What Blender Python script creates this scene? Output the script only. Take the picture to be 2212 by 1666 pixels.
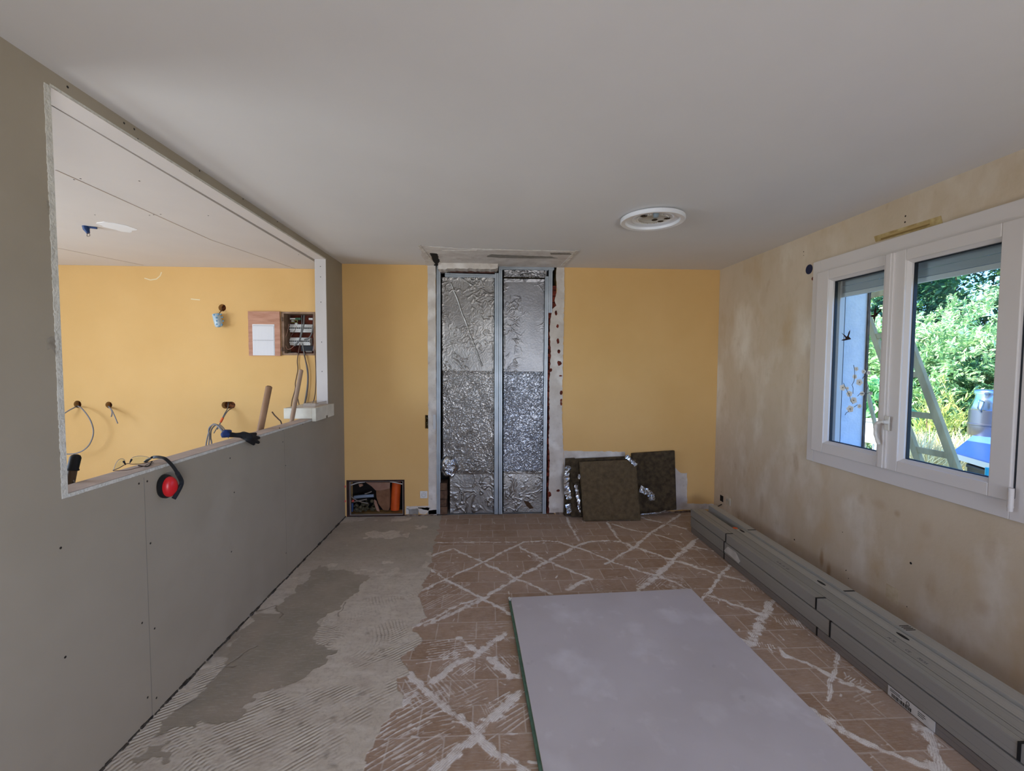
import bpy, bmesh, math, random
import numpy as np
from mathutils import Vector, Matrix

for o in list(bpy.data.objects):
    bpy.data.objects.remove(o, do_unlink=True)
SC = bpy.context.scene
COL = SC.collection

# ------------------------------------------------------------------ camera
IW, IH = 2212, 1666
F, YAW, PITCH, ROLL, CH = 966.2437, 0.0554838, -0.0478716, 0.0044868, 1.5332
D, H = 4.4816, 2.5                      # back wall, ceiling
XL0, SL = -1.41127, 0.01215             # left partition (slightly splayed)
XR0, SR = 2.36466, 0.00592              # right wall
def XL(y): return XL0 - (D - y) * SL
def XR(y): return XR0 + (D - y) * SR
FW = Vector((math.sin(YAW)*math.cos(PITCH), math.cos(YAW)*math.cos(PITCH), math.sin(PITCH)))
_r = Vector((math.cos(YAW), -math.sin(YAW), 0)); _u = _r.cross(FW)
RT = math.cos(ROLL)*_r + math.sin(ROLL)*_u
UP = -math.sin(ROLL)*_r + math.cos(ROLL)*_u
EYE = Vector((0, 0, CH))
cd = bpy.data.cameras.new('camera'); cam = bpy.data.objects.new('camera', cd); COL.objects.link(cam)
cd.sensor_width = 36; cd.lens = F / IW * 36; cd.clip_start = .05; cd.clip_end = 300
cam.matrix_world = Matrix(((RT.x, UP.x, -FW.x, 0), (RT.y, UP.y, -FW.y, 0), (RT.z, UP.z, -FW.z, CH), (0, 0, 0, 1)))
SC.camera = cam

# ------------------------------------------------------------------ light
SC.view_settings.view_transform = 'Standard'; SC.view_settings.look = 'None'
SC.view_settings.gamma = 1; SC.view_settings.use_curve_mapping = False
SC.view_settings.exposure = 0.30
SC.cycles.use_denoising = True
SC.cycles.max_bounces = 10; SC.cycles.diffuse_bounces = 6; SC.cycles.transparent_max_bounces = 16
SC.cycles.sample_clamp_indirect = 6
w = bpy.data.worlds.new('sky'); SC.world = w; w.use_nodes = True
wn = w.node_tree; bg = wn.nodes['Background']
sky = wn.nodes.new('ShaderNodeTexSky'); sky.sky_type = 'NISHITA'; sky.sun_disc = False
sky.sun_elevation = math.radians(46); sky.sun_rotation = math.radians(-85); sky.air_density = 1.0
hs = wn.nodes.new('ShaderNodeMix'); hs.data_type = 'RGBA'; hs.blend_type = 'MULTIPLY'; hs.inputs[0].default_value = 1; hs.inputs[7].default_value = (.58, 1.0, 1.85, 1)
wn.links.new(sky.outputs[0], hs.inputs[6]); wn.links.new(hs.outputs[2], bg.inputs[0]); bg.inputs[1].default_value = 0.5
def light(name, kind, loc, direction, energy, color, size=None):
    l = bpy.data.lights.new(name, kind); l.energy = energy; l.color = color
    o = bpy.data.objects.new(name, l); COL.objects.link(o); o.location = loc
    o.rotation_euler = Vector(direction).to_track_quat('-Z', 'Y').to_euler()
    if size: l.shape = 'RECTANGLE'; l.size, l.size_y = size
    return o
sun = light('sun', 'SUN', (0, 0, 20), (0.78, -0.10, -0.72), 18.0, (1, .93, .80)); sun.data.angle = .01
# daylight at unseen window openings of the two rooms, plus an added ceiling fill
light('daylight_rear_window', 'AREA', (1.0, -2.52, 1.45), (-.7, 1, .0), 11, (.98, .98, 1), (1.8, 1.7))
light('added_ceiling_fill', 'AREA', (1.1, -2.45, .85), (-1.25, 1, 1.1), 82, (1, .97, .95), (1.6, .6))  # added lamp behind the viewpoint, tilted up to brighten the ceiling
light('daylight_side_window', 'AREA', (-5.12, 1.5, 1.5), (1, .3, -.05), 88, (.84, .93, 1), (2.0, 1.5))

# ------------------------------------------------------------------ helpers
def ray(px, py):
    return FW + RT*((px-IW/2)/F) - UP*((py-IH/2)/F)
def U(px, py, axis, val):               # point seen at a pixel, on a plane of the room
    d = ray(px, py); t = (val - EYE[axis]) / d[axis]; return EYE + d*t
def UL(px, py, off=0):                  # on the partition face
    d = ray(px, py); t = (XL0 + off - D*SL) / (d.x - SL*d.y); return EYE + d*t
def UR(px, py, off=0):                  # on the right wall face
    d = ray(px, py); t = (XR0 + off + D*SR) / (d.x + SR*d.y); return EYE + d*t
def WR(y, z, off): return Vector((XR(y)+off, y, z))
def WL(y, z, off): return Vector((XL(y)+off, y, z))

def lin(c):
    return tuple(((v/255)/12.92 if v/255 <= .04045 else ((v/255+.055)/1.055)**2.4) for v in c) + (1,)
MATS = {}
def mat(name, col, rough=.8, metal=0, col2=None, scale=8, detail=4, bump=0, bscale=60, spec=.3, contrast=(.35, .65), coat=0, trans=0, stretch=None):
    if name in MATS: return MATS[name]
    m = bpy.data.materials.new(name); m.use_nodes = True; nt = m.node_tree
    b = nt.nodes['Principled BSDF']; b.inputs['Roughness'].default_value = rough; b.inputs['Metallic'].default_value = metal
    b.inputs['Specular IOR Level'].default_value = spec; b.inputs['Base Color'].default_value = lin(col)
    if coat: b.inputs['Coat Weight'].default_value = coat
    if trans: b.inputs['Transmission Weight'].default_value = trans
    tc = nt.nodes.new('ShaderNodeTexCoord'); src = tc.outputs['Object']
    if stretch:
        mp = nt.nodes.new('ShaderNodeMapping'); mp.inputs['Scale'].default_value = stretch
        nt.links.new(src, mp.inputs[0]); src = mp.outputs[0]
    if col2 is not None:
        n = nt.nodes.new('ShaderNodeTexNoise'); n.inputs['Scale'].default_value = scale; n.inputs['Detail'].default_value = detail
        r = nt.nodes.new('ShaderNodeMapRange'); r.inputs[1].default_value, r.inputs[2].default_value = contrast
        mx = nt.nodes.new('ShaderNodeMix'); mx.data_type = 'RGBA'; mx.inputs[6].default_value = lin(col); mx.inputs[7].default_value = lin(col2)
        nt.links.new(src, n.inputs['Vector']); nt.links.new(n.outputs[0], r.inputs[0]); nt.links.new(r.outputs[0], mx.inputs[0])
        nt.links.new(mx.outputs[2], b.inputs['Base Color'])
    if bump:
        n = nt.nodes.new('ShaderNodeTexNoise'); n.inputs['Scale'].default_value = bscale; n.inputs['Detail'].default_value = 5
        bp = nt.nodes.new('ShaderNodeBump'); bp.inputs['Strength'].default_value = bump; bp.inputs['Distance'].default_value = .01
        nt.links.new(src, n.inputs['Vector']); nt.links.new(n.outputs[0], bp.inputs['Height']); nt.links.new(bp.outputs[0], b.inputs['Normal'])
    MATS[name] = m; return m

class MB:
    def __init__(s): s.v = []; s.f = []
    def add(s, vs, fs):
        k = len(s.v); s.v += [tuple(v) for v in vs]; s.f += [tuple(i+k for i in f) for f in fs]; return s
    def hexa(s, p):                       # 8 points: bottom ring, top ring
        return s.add(p, [(0, 3, 2, 1), (4, 5, 6, 7), (0, 1, 5, 4), (1, 2, 6, 5), (2, 3, 7, 6), (3, 0, 4, 7)])
    def box(s, a, b, fn=None):
        (x0, y0, z0), (x1, y1, z1) = a, b
        p = [(x0, y0, z0), (x1, y0, z0), (x1, y1, z0), (x0, y1, z0), (x0, y0, z1), (x1, y0, z1), (x1, y1, z1), (x0, y1, z1)]
        return s.hexa([fn(*q) for q in p] if fn else p)
    def prism(s, pts, off):
        n = len(pts); off = Vector(off); a = [Vector(p) for p in pts]; b = [p+off for p in a]
        return s.add(a+b, [tuple(range(n))[::-1], tuple(range(n, 2*n))] + [(i, (i+1) % n, n+(i+1) % n, n+i) for i in range(n)])
    def tube(s, pts, r, seg=8, closed=False):
        P = [Vector(p) for p in pts]; n = len(P); R = r if isinstance(r, (list, tuple)) else [r]*n
        ref = Vector((0, 0, 1)); k = len(s.v); prev = None
        for i, p in enumerate(P):
            t = (P[min(i+1, n-1)] - P[max(i-1, 0)]) if not closed else (P[(i+1) % n]-P[i-1])
            t.normalize()
            if prev is None:
                a = t.orthogonal().normalized()
            else:
                a = (prev - t*prev.dot(t)); a = a.normalized() if a.length > 1e-6 else t.orthogonal().normalized()
            prev = a; b = t.cross(a)
            for j in range(seg):
                th = 2*math.pi*j/seg; s.v.append(tuple(p + (a*math.cos(th)+b*math.sin(th))*R[i]))
        m = n if closed else n-1
        for i in range(m):
            for j in range(seg):
                a0 = k+i*seg+j; a1 = k+i*seg+(j+1) % seg; b0 = k+((i+1) % n)*seg+j; b1 = k+((i+1) % n)*seg+(j+1) % seg
                s.f.append((a0, a1, b1, b0))
        if not closed:
            s.f.append(tuple(k+j for j in range(seg))[::-1]); s.f.append(tuple(k+(n-1)*seg+j for j in range(seg)))
        return s
    def lathe(s, prof, base, axis=(0, 0, 1), seg=32):  # prof: (radius, height)
        q = Vector((0, 0, 1)).rotation_difference(Vector(axis)); base = Vector(base); k = len(s.v)
        for r, h in prof:
            for j in range(seg):
                th = 2*math.pi*j/seg; s.v.append(tuple(base + q @ Vector((r*math.cos(th), r*math.sin(th), h))))
        for i in range(len(prof)-1):
            for j in range(seg):
                s.f.append((k+i*seg+j, k+i*seg+(j+1) % seg, k+(i+1)*seg+(j+1) % seg, k+(i+1)*seg+j))
        s.f.append(tuple(k+j for j in range(seg))[::-1]); s.f.append(tuple(k+(len(prof)-1)*seg+j for j in range(seg)))
        return s
    def build(s, name, m, parent=None, smooth=False, bevel=0):
        me = bpy.data.meshes.new(name); me.from_pydata(s.v, [], s.f); me.validate(); me.update()
        bm = bmesh.new(); bm.from_mesh(me); bmesh.ops.recalc_face_normals(bm, faces=bm.faces); bm.to_mesh(me); bm.free()
        if smooth: me.polygons.foreach_set('use_smooth', [True]*len(me.polygons))
        me.materials.append(m); o = bpy.data.objects.new(name, me); COL.objects.link(o)
        if parent: o.parent = parent; o.matrix_parent_inverse = parent.matrix_world.inverted() if False else Matrix.Translation(-Vector(parent.location))
        if bevel:
            md = o.modifiers.new('b', 'BEVEL'); md.width = bevel; md.segments = 2; md.limit_method = 'ANGLE'
        if smooth and bevel == 0: 
            try: me.set_sharp_from_angle(angle=math.radians(50))
            except Exception: pass
        return o
def tag(o, label, cat, group=None, kind=None):
    o['label'] = label; o['category'] = cat
    if group: o['group'] = group
    if kind: o['kind'] = kind
    return o
def struct(o, label=None):
    o['kind'] = 'structure'
    if label: o['label'] = label
    return o
def thing(name, label, cat, loc, group=None):
    o = bpy.data.objects.new(name, None); COL.objects.link(o); o.location = loc; o.empty_display_size = .05
    return tag(o, label, cat, group)
def spline(pts, n=8):
    P = [Vector(p) for p in pts]; out = []
    for i in range(len(P)-1):
        p0 = P[max(i-1, 0)]; p1 = P[i]; p2 = P[i+1]; p3 = P[min(i+2, len(P)-1)]
        for k in range(n):
            t = k/n; out.append(.5*((2*p1)+(p2-p0)*t+(2*p0-5*p1+4*p2-p3)*t*t+(3*p1-p0-3*p2+p3)*t**3))
    out.append(P[-1]); return out
def blob(name, caps, m, parent=None, voxel=.004, smooth_it=4):
    mb = MB()
    for a, b, ra, rb in caps:
        a = Vector(a); b = Vector(b); d = (b-a); L = max(d.length, 1e-5); d.normalize(); pts = []; rr = []
        for k in range(5): th = -math.pi/2 + k*math.pi/8*.98+.02; pts.append(a + d*ra*math.sin(th)); rr.append(max(ra*math.cos(th), 1e-4))
        for k in range(1, 6): th = k*math.pi/2/5*.97; pts.append(b + d*rb*math.sin(th)); rr.append(max(rb*math.cos(th), 1e-4))
        mb.tube(pts, rr, 12)
    o = mb.build(name, m, parent, smooth=True)
    r = o.modifiers.new('r', 'REMESH'); r.mode = 'VOXEL'; r.voxel_size = voxel; r.use_smooth_shade = True
    s = o.modifiers.new('s', 'SMOOTH'); s.iterations = smooth_it; s.factor = .5
    return o
def wallmesh(name, m, u0, u1, v0, v1, holes, fn, thick, extra_u=()):
    us = sorted(set([u0, u1] + [x for h in holes for x in h[:2]] + list(extra_u))); vs = sorted(set([v0, v1]+[x for h in holes for x in h[2:]]))
    us = [x for x in us if u0 <= x <= u1]; vs = [x for x in vs if v0 <= x <= v1]
    def solid(i, j):
        if i < 0 or j < 0 or i >= len(us)-1 or j >= len(vs)-1: return False
        cu, cv = (us[i]+us[i+1])/2, (vs[j]+vs[j+1])/2
        return not any(h[0] < cu < h[1] and h[2] < cv < h[3] for h in holes)
    mb = MB(); idx = {}
    def V(i, j, k):
        if (i, j, k) not in idx: idx[(i, j, k)] = len(mb.v); mb.v.append(tuple(fn(us[i], vs[j], k*thick)))
        return idx[(i, j, k)]
    for i in range(len(us)-1):
        for j in range(len(vs)-1):
            if not solid(i, j): continue
            mb.f.append((V(i, j, 0), V(i+1, j, 0), V(i+1, j+1, 0), V(i, j+1, 0))); mb.f.append((V(i, j, 1), V(i, j+1, 1), V(i+1, j+1, 1), V(i+1, j, 1)))
            for di, dj, a, b in ((-1, 0, (i, j), (i, j+1)), (1, 0, (i+1, j), (i+1, j+1)), (0, -1, (i, j), (i+1, j)), (0, 1, (i, j+1), (i+1, j+1))):
                if not solid(i+di, j+dj): mb.f.append((V(*a, 0), V(*b, 0), V(*b, 1), V(*a, 1)))
    return mb.build(name, m)
RNG = random.Random(7)
def ragged(pts, amp, step, rng=RNG):      # densify a closed 2D polygon and roughen it
    out = []
    for i, p in enumerate(pts):
        q = pts[(i+1) % len(pts)]; L = math.dist(p, q); n = max(1, int(L/step))
        for k in range(n):
            t = k/n; a = amp if k else amp*.3
            out.append((p[0]+(q[0]-p[0])*t+rng.uniform(-a, a), p[1]+(q[1]-p[1])*t+rng.uniform(-a, a)))
    return out
nrng = np.random.RandomState(3)
def vnoise(x, y, freq, seed=0, octaves=3):
    out = np.zeros(np.broadcast(x, y).shape); amp = 1; tot = 0
    for o in range(octaves):
        rs = np.random.RandomState(seed*17+o+1); N = 256; g = rs.rand(N, N)
        a = x*freq*(2**o)+13.7*o+50; b = y*freq*(2**o)+7.3*o+50
        i = np.floor(a).astype(int); j = np.floor(b).astype(int); fx = a-i; fy = b-j
        fx = fx*fx*(3-2*fx); fy = fy*fy*(3-2*fy); i %= N; j %= N; i1 = (i+1) % N; j1 = (j+1) % N
        out += amp*((g[i, j]*(1-fx)+g[i1, j]*fx)*(1-fy)+(g[i, j1]*(1-fx)+g[i1, j1]*fx)*fy); tot += amp; amp *= .5
    return out/tot
def gridmesh(name, X, Y, Z, m, parent=None, attrs=None):
    ny, nx = X.shape; co = np.stack([X, Y, Z], -1).reshape(-1, 3).astype(np.float32)
    i = np.arange(ny-1)[:, None]*nx + np.arange(nx-1)[None, :]
    q = np.stack([i, i+1, i+nx+1, i+nx], -1).reshape(-1).astype(np.int32); nf = (ny-1)*(nx-1)
    me = bpy.data.meshes.new(name); me.vertices.add(len(co)); me.vertices.foreach_set('co', co.ravel())
    me.loops.add(nf*4); me.loops.foreach_set('vertex_index', q); me.polygons.add(nf)
    me.polygons.foreach_set('loop_start', np.arange(nf, dtype=np.int32)*4); me.polygons.foreach_set('loop_total', np.full(nf, 4, np.int32))
    me.polygons.foreach_set('use_smooth', np.ones(nf, bool)); me.update(calc_edges=True)
    if attrs is not None:
        for nm, arr in attrs.items():
            a = me.attributes.new(nm, 'FLOAT', 'POINT'); a.data.foreach_set('value', arr.reshape(-1).astype(np.float32))
    me.materials.append(m); o = bpy.data.objects.new(name, me); COL.objects.link(o)
    if parent: o.parent = parent; o.matrix_parent_inverse = Matrix.Translation(-Vector(parent.location))
    return o

# ------------------------------------------------------------------ wall materials
def wallpaint(name, base, alt, stains=(), blotch=2.5, lo=.35, hi=.7, vertical=1.0, rough=.85, bump=.12, bs=90):
    m = bpy.data.materials.new(name); m.use_nodes = True; nt = m.node_tree; N = nt.nodes; Lk = nt.links
    b = N['Principled BSDF']; b.inputs['Roughness'].default_value = rough; b.inputs['Specular IOR Level'].default_value = .2
    tc = N.new('ShaderNodeTexCoord'); mp = N.new('ShaderNodeMapping'); mp.inputs['Scale'].default_value = (1, 1, vertical); Lk.new(tc.outputs['Object'], mp.inputs[0])
    cur = None
    def layer(prev, col, scale, lo, hi, detail=5, amt=1.0, seed=0):
        n = N.new('ShaderNodeTexNoise'); n.noise_dimensions = '4D'; n.inputs['W'].default_value = seed; n.inputs['Scale'].default_value = scale; n.inputs['Detail'].default_value = detail
        Lk.new(mp.outputs[0], n.inputs['Vector']); r = N.new('ShaderNodeMapRange'); r.inputs[1].default_value = lo; r.inputs[2].default_value = hi; r.inputs[4].default_value = amt
        Lk.new(n.outputs[0], r.inputs[0]); mx = N.new('ShaderNodeMix'); mx.data_type = 'RGBA'
        if isinstance(prev, tuple): mx.inputs[6].default_value = prev
        else: Lk.new(prev, mx.inputs[6])
        mx.inputs[7].default_value = lin(col); Lk.new(r.outputs[0], mx.inputs[0]); return mx.outputs[2]
    cur = layer(lin(base), alt, blotch, lo, hi, seed=1)
    for k, (c, s, a, h, am) in enumerate(stains): cur = layer(cur, c, s, a, h, 6, am, seed=5+k*3)
    Lk.new(cur, b.inputs['Base Color'])
    n = N.new('ShaderNodeTexNoise'); n.inputs['Scale'].default_value = bs; n.inputs['Detail'].default_value = 4; Lk.new(tc.outputs['Object'], n.inputs['Vector'])
    bp = N.new('ShaderNodeBump'); bp.inputs['Strength'].default_value = bump; bp.inputs['Distance'].default_value = .004
    Lk.new(n.outputs[0], bp.inputs['Height']); Lk.new(bp.outputs[0], b.inputs['Normal']); MATS[name] = m; return m
M_yellow = wallpaint('yellow_paint', (216, 176, 116), (211, 170, 109), [((202, 168, 106), 1.2, .55, .8, .4)], rough=.7)
M_gyp = wallpaint('grey_plasterboard', (156, 147, 132), (149, 140, 125), [((166, 158, 144), 2.2, .56, .75, .6), ((138, 131, 120), 5, .62, .8, .4)], bump=.05)
M_ceil = wallpaint('ceiling_paint', (218, 216, 214), (214, 212, 210), bump=.03)
M_ceil2 = wallpaint('ceiling_board', (218, 211, 206), (213, 206, 201), bump=.03)
M_beige = wallpaint('stripped_beige_wall', (202, 185, 162), (190, 171, 145),
    [((180, 150, 108), 4.0, .54, .74, .65), ((226, 218, 204), 3.2, .52, .70, .65), ((150, 118, 80), 8, .62, .80, .5), ((186, 168, 140), 18, .5, .7, .4)], vertical=.55, blotch=2.2, bump=.25, bs=45)
M_plaster = wallpaint('bare_plaster', (204, 196, 187), (184, 174, 164), [((146, 126, 112), 12, .58, .74, .7), ((226, 222, 216), 6, .52, .68, .7), ((120, 112, 104), 20, .66, .8, .5)], blotch=9, bump=.6, bs=60)
M_grayplaster = mat('grey_filler', (128, 124, 118), .9, col2=(150, 145, 138), scale=20, bump=.4)
M_brick = mat('red_brick', (120, 52, 36), .95, col2=(70, 30, 22), scale=22, bump=.8, bscale=50)
def add_stains(m, lst, col):
    nt = m.node_tree; N = nt.nodes; Lk = nt.links; b = N['Principled BSDF']; prev = b.inputs['Base Color'].links[0].from_socket
    tc = N.new('ShaderNodeTexCoord'); nz = N.new('ShaderNodeTexNoise'); nz.inputs['Scale'].default_value = 11; nz.inputs['Detail'].default_value = 9; nz.inputs['Roughness'].default_value = .75; Lk.new(tc.outputs['Object'], nz.inputs['Vector'])
    for (p_, ry, rz, amt) in lst:
        mp = N.new('ShaderNodeMapping'); mp.inputs['Location'].default_value = (-p_.x/.3, -p_.y/ry, -p_.z/rz); mp.inputs['Scale'].default_value = (1/.3, 1/ry, 1/rz); Lk.new(tc.outputs['Object'], mp.inputs[0])
        vl = N.new('ShaderNodeVectorMath'); vl.operation = 'LENGTH'; Lk.new(mp.outputs[0], vl.inputs[0])
        ad = N.new('ShaderNodeMath'); ad.operation = 'ADD'; Lk.new(vl.outputs['Value'], ad.inputs[0]); Lk.new(nz.outputs[0], ad.inputs[1])
        r = N.new('ShaderNodeMapRange'); r.inputs[1].default_value = 1.85; r.inputs[2].default_value = .95; r.inputs[4].default_value = amt*.75; Lk.new(ad.outputs[0], r.inputs[0])
        mx = N.new('ShaderNodeMix'); mx.data_type = 'RGBA'; Lk.new(r.outputs[0], mx.inputs[0]); Lk.new(prev, mx.inputs[6]); mx.inputs[7].default_value = lin(col); prev = mx.outputs[2]
    Lk.new(prev, b.inputs['Base Color'])
add_stains(M_beige, [(UR(1775, 1205), .018, .06, .9), (UR(1790, 1235), .02, .06, .8), (UR(2122, 1314), .035, .04, .45), (UR(1900, 1090), .05, .03, .3), (UR(1720, 1000), .03, .10, .35), (UR(1645, 1090), .03, .10, .35), (UR(1745, 760), .025, .07, .3),
    (UR(2000, 1145), .035, .05, .3), (UR(2140, 1190), .03, .06, .35), (UR(1700, 870), .03, .12, .25), (UR(1605, 860), .05, .12, .25), (UR(1938, 1110), .02, .02, .5), (UR(2010, 1270), .03, .08, .3), (UR(1650, 640), .05, .08, .2), (UR(1860, 1010+70), .03, .03, .3)], (150, 116, 76))
M_cut = mat('cut_board_edge', (206, 204, 196), .9, col2=(188, 186, 178), scale=30, bump=.5, bscale=120)
M_dark = mat('dark_void', (24, 20, 18), .95)
M_screw = mat('screw_head', (58, 54, 50), .5, .6)
M_ext = mat('exterior_render', (228, 230, 234), .9, col2=(216, 220, 226), scale=18, bump=.3)
M_white = mat('white_pvc', (208, 200, 194), .38, spec=.5)
M_conc = mat('plain_concrete', (192, 191, 190), .95, col2=(178, 177, 175), scale=5, bump=.3)

# ------------------------------------------------------------------ shell
# niche / opening coordinates on the back wall
OB = -5.2                                   # far wall of the neighbouring room
YF = -2.6
yj0, yj1, zs, zh = 1.607, 4.065, 1.079, 2.445
TH = .095
fus = (-1.995, -1.675, 1.61, 2.03)
niche = (-1.395, -.825, .003, .372)
sq = [U(918, 897, 1, D), U(937, 926, 1, D)]
sqh = (sq[0].x, sq[1].x+.012, sq[1].z, sq[0].z)
r_hole = {}
def rect_for(px, py, rx, rz):
    p = U(px, py, 1, D); return (p.x-rx, p.x+rx, p.z-rz, p.z+rz)
rounds = [rect_for(480, 665, .036, .036), rect_for(167.5, 873.5, .036, .036), rect_for(235, 875, .032, .032), rect_for(493.5, 875.5, .066, .035)]
door = (-.508, .69, -.02, H)
holes = [niche, fus, sqh, door] + rounds
wb = wallmesh('wall_back', M_yellow, OB-.2, XR0+.3, -.02, H+.1, holes, lambda u, v, k: (u, D+k, v), .2)
# rounded fillers that turn the four small cut-outs into round holes
mb = MB()
for i, (a, b, c, d_) in enumerate(rounds):
    cx, cz = (a+b)/2, (c+d_)/2; hx, hz = (b-a)/2, (d_-c)/2; r = hz*.97; seg = 40; ring = []; sqr = []
    for k in range(seg):
        th = 2*math.pi*(k+.5)/seg; dx, dz = math.cos(th), math.sin(th)
        ex = (hx-hz)*(1 if dx > 0 else -1)
        ring.append((cx+ex+r*dx, cz+r*dz)); s = 1/max(abs(dx), abs(dz)); sqr.append((cx+ex*1+hz*dx*s, cz+hz*dz*s))
    n = len(mb.v)
    for (p, q), yy in ((0, 0),) and []: pass
    for lst, yy in ((ring, D), (sqr, D), (ring, D+.05)):
        for p in lst: mb.v.append((p[0], yy, p[1]))
    for k in range(seg):
        k2 = (k+1) % seg
        mb.f.append((n+k, n+k2, n+seg+k2, n+seg+k)); mb.f.append((n+k, n+2*seg+k, n+2*seg+k2, n+k2))
o = mb.build('hole_rims', M_yellow, wb); o['label'] = 'round cut edges of the holes drilled in the yellow wall'
M_holeback = mat('hole_backing', (132, 78, 40), .9, col2=(60, 36, 24), scale=60, bump=.5)
mb = MB()
for (a, b, c, d_) in rounds: mb.box((a-.002, D+.055, c-.002), (b+.002, D+.07, d_+.002))
mb.build('hole_backing', M_holeback, wb)
struct(wb, 'yellow painted back wall with a stripped doorway and cut-outs')
mb = MB().box((-.6, D+.21, -.02), (.8, D+.26, H+.1)).box((-1.5, D+.21, -.02), (-.75, D+.26, .5)).box((-2.2, D+.21, 1.4), (-1.5, D+.26, 2.2))
mb.box((sqh[0]-.05, D+.21, .8), (sqh[1]+.05, D+.26, 1.2))
mb.build('wall_cavity_backing', M_dark, wb)

wl = wallmesh('wall_left', M_gyp, YF, D-.001, -.01, H, [(yj0, yj1, zs, zh)], lambda u, v, k: (XL(u)-k, u, v), TH); struct(wl, 'grey plasterboard partition with a large serving opening')
hy0, hy1, hz0, hz1 = 1.84, 3.03, .90, 2.21
p = UR(1748, 582); rh = (p.y-.032, p.y+.032, p.z-.04, p.z+.04)
wr = wallmesh('wall_right', M_beige, YF, D-.001, -.3, H, [(hy0, hy1, hz0, hz1)], lambda u, v, k: (XR(u)+k, u, v), .285); struct(wr, 'beige stripped wall around the window')
struct(wallmesh('wall_front', M_plaster, OB-.2, XR(YF)+.3, -.02, H+.1, [(-.7, 1.9, .6, 2.3)], lambda u, v, k: (u, YF+k, v), -.2))
struct(wallmesh('wall_far_left', M_plaster, YF, D-.002, -.02, H+.1, [(.5, 2.5, .75, 2.25)], lambda u, v, k: (OB-k, u, v), .2))
mb = MB().box((OB-.5, YF-.5, H), (XR(YF)+.75, D+.5, H+.15)); ceil = struct(mb.build('ceiling', M_ceil), 'smooth off-white ceiling')
mb = MB()
c2 = MB().box((OB, YF, zh), (XL(1)-TH-.004, D-.002, H-.004)).build('ceiling_neighbouring_room', M_ceil2); c2.name = 'ceiling.001'; struct(c2, 'plasterboard ceiling of the room beyond the opening')
hd_ = MB().box((-TH-.003, yj0+.001, zh-.0015), (-.001, yj1-.012, zh-.0002), lambda x, y, z: WL(y, z, x)).build('trim_8', M_ceil2); struct(hd_, 'pale board lining the underside of the opening head')
# board seams and screws of that ceiling
def strip_z(px1, px2, z, wd, down=.0015):
    a = U(*px1, 2, z); b = U(*px2, 2, z); d = (b-a).normalized(); n = Vector((-d.y, d.x, 0))*wd/2
    return [a-n, b-n, b+n, a+n], (0, 0, -down)
mb = MB()
for q in (((120, 367), (455, 518)), ((455, 518), (683, 596)), ((125, 536), (310, 573))): mb.prism(*strip_z(*q, zh, .006))
sm = mb.build('trim_1', mat('seam_line', (184, 168, 156), .95)); struct(sm, 'open joints between the ceiling boards beyond the opening')
rng = random.Random(2); mb = MB()
for a in [(128, 219), (159, 232), (182, 251), (212, 273), (238, 285), (160, 388), (174, 386), (301, 391), (410, 388), (205, 464), (323, 465), (332, 464), (347, 463), (450, 466), (645, 550)]:
    q = U(*a, 2, zh); mb.lathe([(.004, 0), (.004, -.001)], q, seg=8)
mb.build('screw_heads', M_screw, c2)['kind'] = 'stuff'

# ---- partition details: seams, screws, pale cut edges
mb = MB()
def WLbox(y0, y1, z0, z1, t0, t1): mb.box((t0, y0, z0), (t1, y1, z1), lambda x, y, z: WL(y, z, x))
seam = [UL(312, 1040), UL(328, 1545)]; ys = (seam[0].y+seam[1].y)/2
WLbox(ys-.0015, ys+.0015, .012, zs-.03, -.001, .0006)
ys2 = UL(614, 940).y; WLbox(ys2-.001, ys2+.001, .012, zs-.03, -.001, .0004)
mb.build('trim_2', mat('board_seam', (126, 120, 110), .9)).name = 'trim_2'; struct(bpy.data.objects['trim_2'], 'hairline vertical joints between the grey partition boards')
mb = MB()
for a in [(146, 188), (268, 266), (290, 279), (298, 301), (393, 363), (431, 369), (485, 421), (525, 430), (567, 472), (599, 479), (613, 501), (255, 1039), (300, 1045), (318, 1040), (330, 1015), (419, 988), (497, 990), (611, 955), (617, 1006), (506, 1064), (131, 1184), (325, 1174), (500, 1192), (307, 1346), (334, 1358), (141, 1420), (319, 1507), (338, 1508), (618, 1195), (611, 930), (654, 917), (604, 925)]:
    q = UL(*a); mb.lathe([(.0045, -.001), (.0045, .0006), (.002, .0009)], q, axis=(1, 0, 0), seg=8)
wr_ = mb.build('screw_heads', M_screw, wl); wr_['kind'] = 'stuff'
mb = MB()
def edge_strip(u_a, u_b, vert, base, wd, rng=random.Random(5)):
    n = int((u_b-u_a)/.009)
    for k in range(n):
        a, b = u_a+(u_b-u_a)*k/n, u_a+(u_b-u_a)*(k+1)/n; w_ = wd*rng.uniform(.93, 1.05)
        if vert: mb.box((-.004, base-w_, a), (.0025, base, b), lambda x, y, z: WL(y, z, x))
        elif wd > 0: mb.box((-.004, a, base-w_), (.0018, b, base), lambda x, y, z: WL(y, z, x))
edge_strip(zs-.012, zh, True, yj0, .021)
edge_strip(yj0, yj1-.02, False, zs, .013)
edge_strip(yj0, yj1, False, zh+.008, .008)
o = mb.build('trim_3', M_cut); struct(o, 'rough pale cut board edge around the opening')
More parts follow.
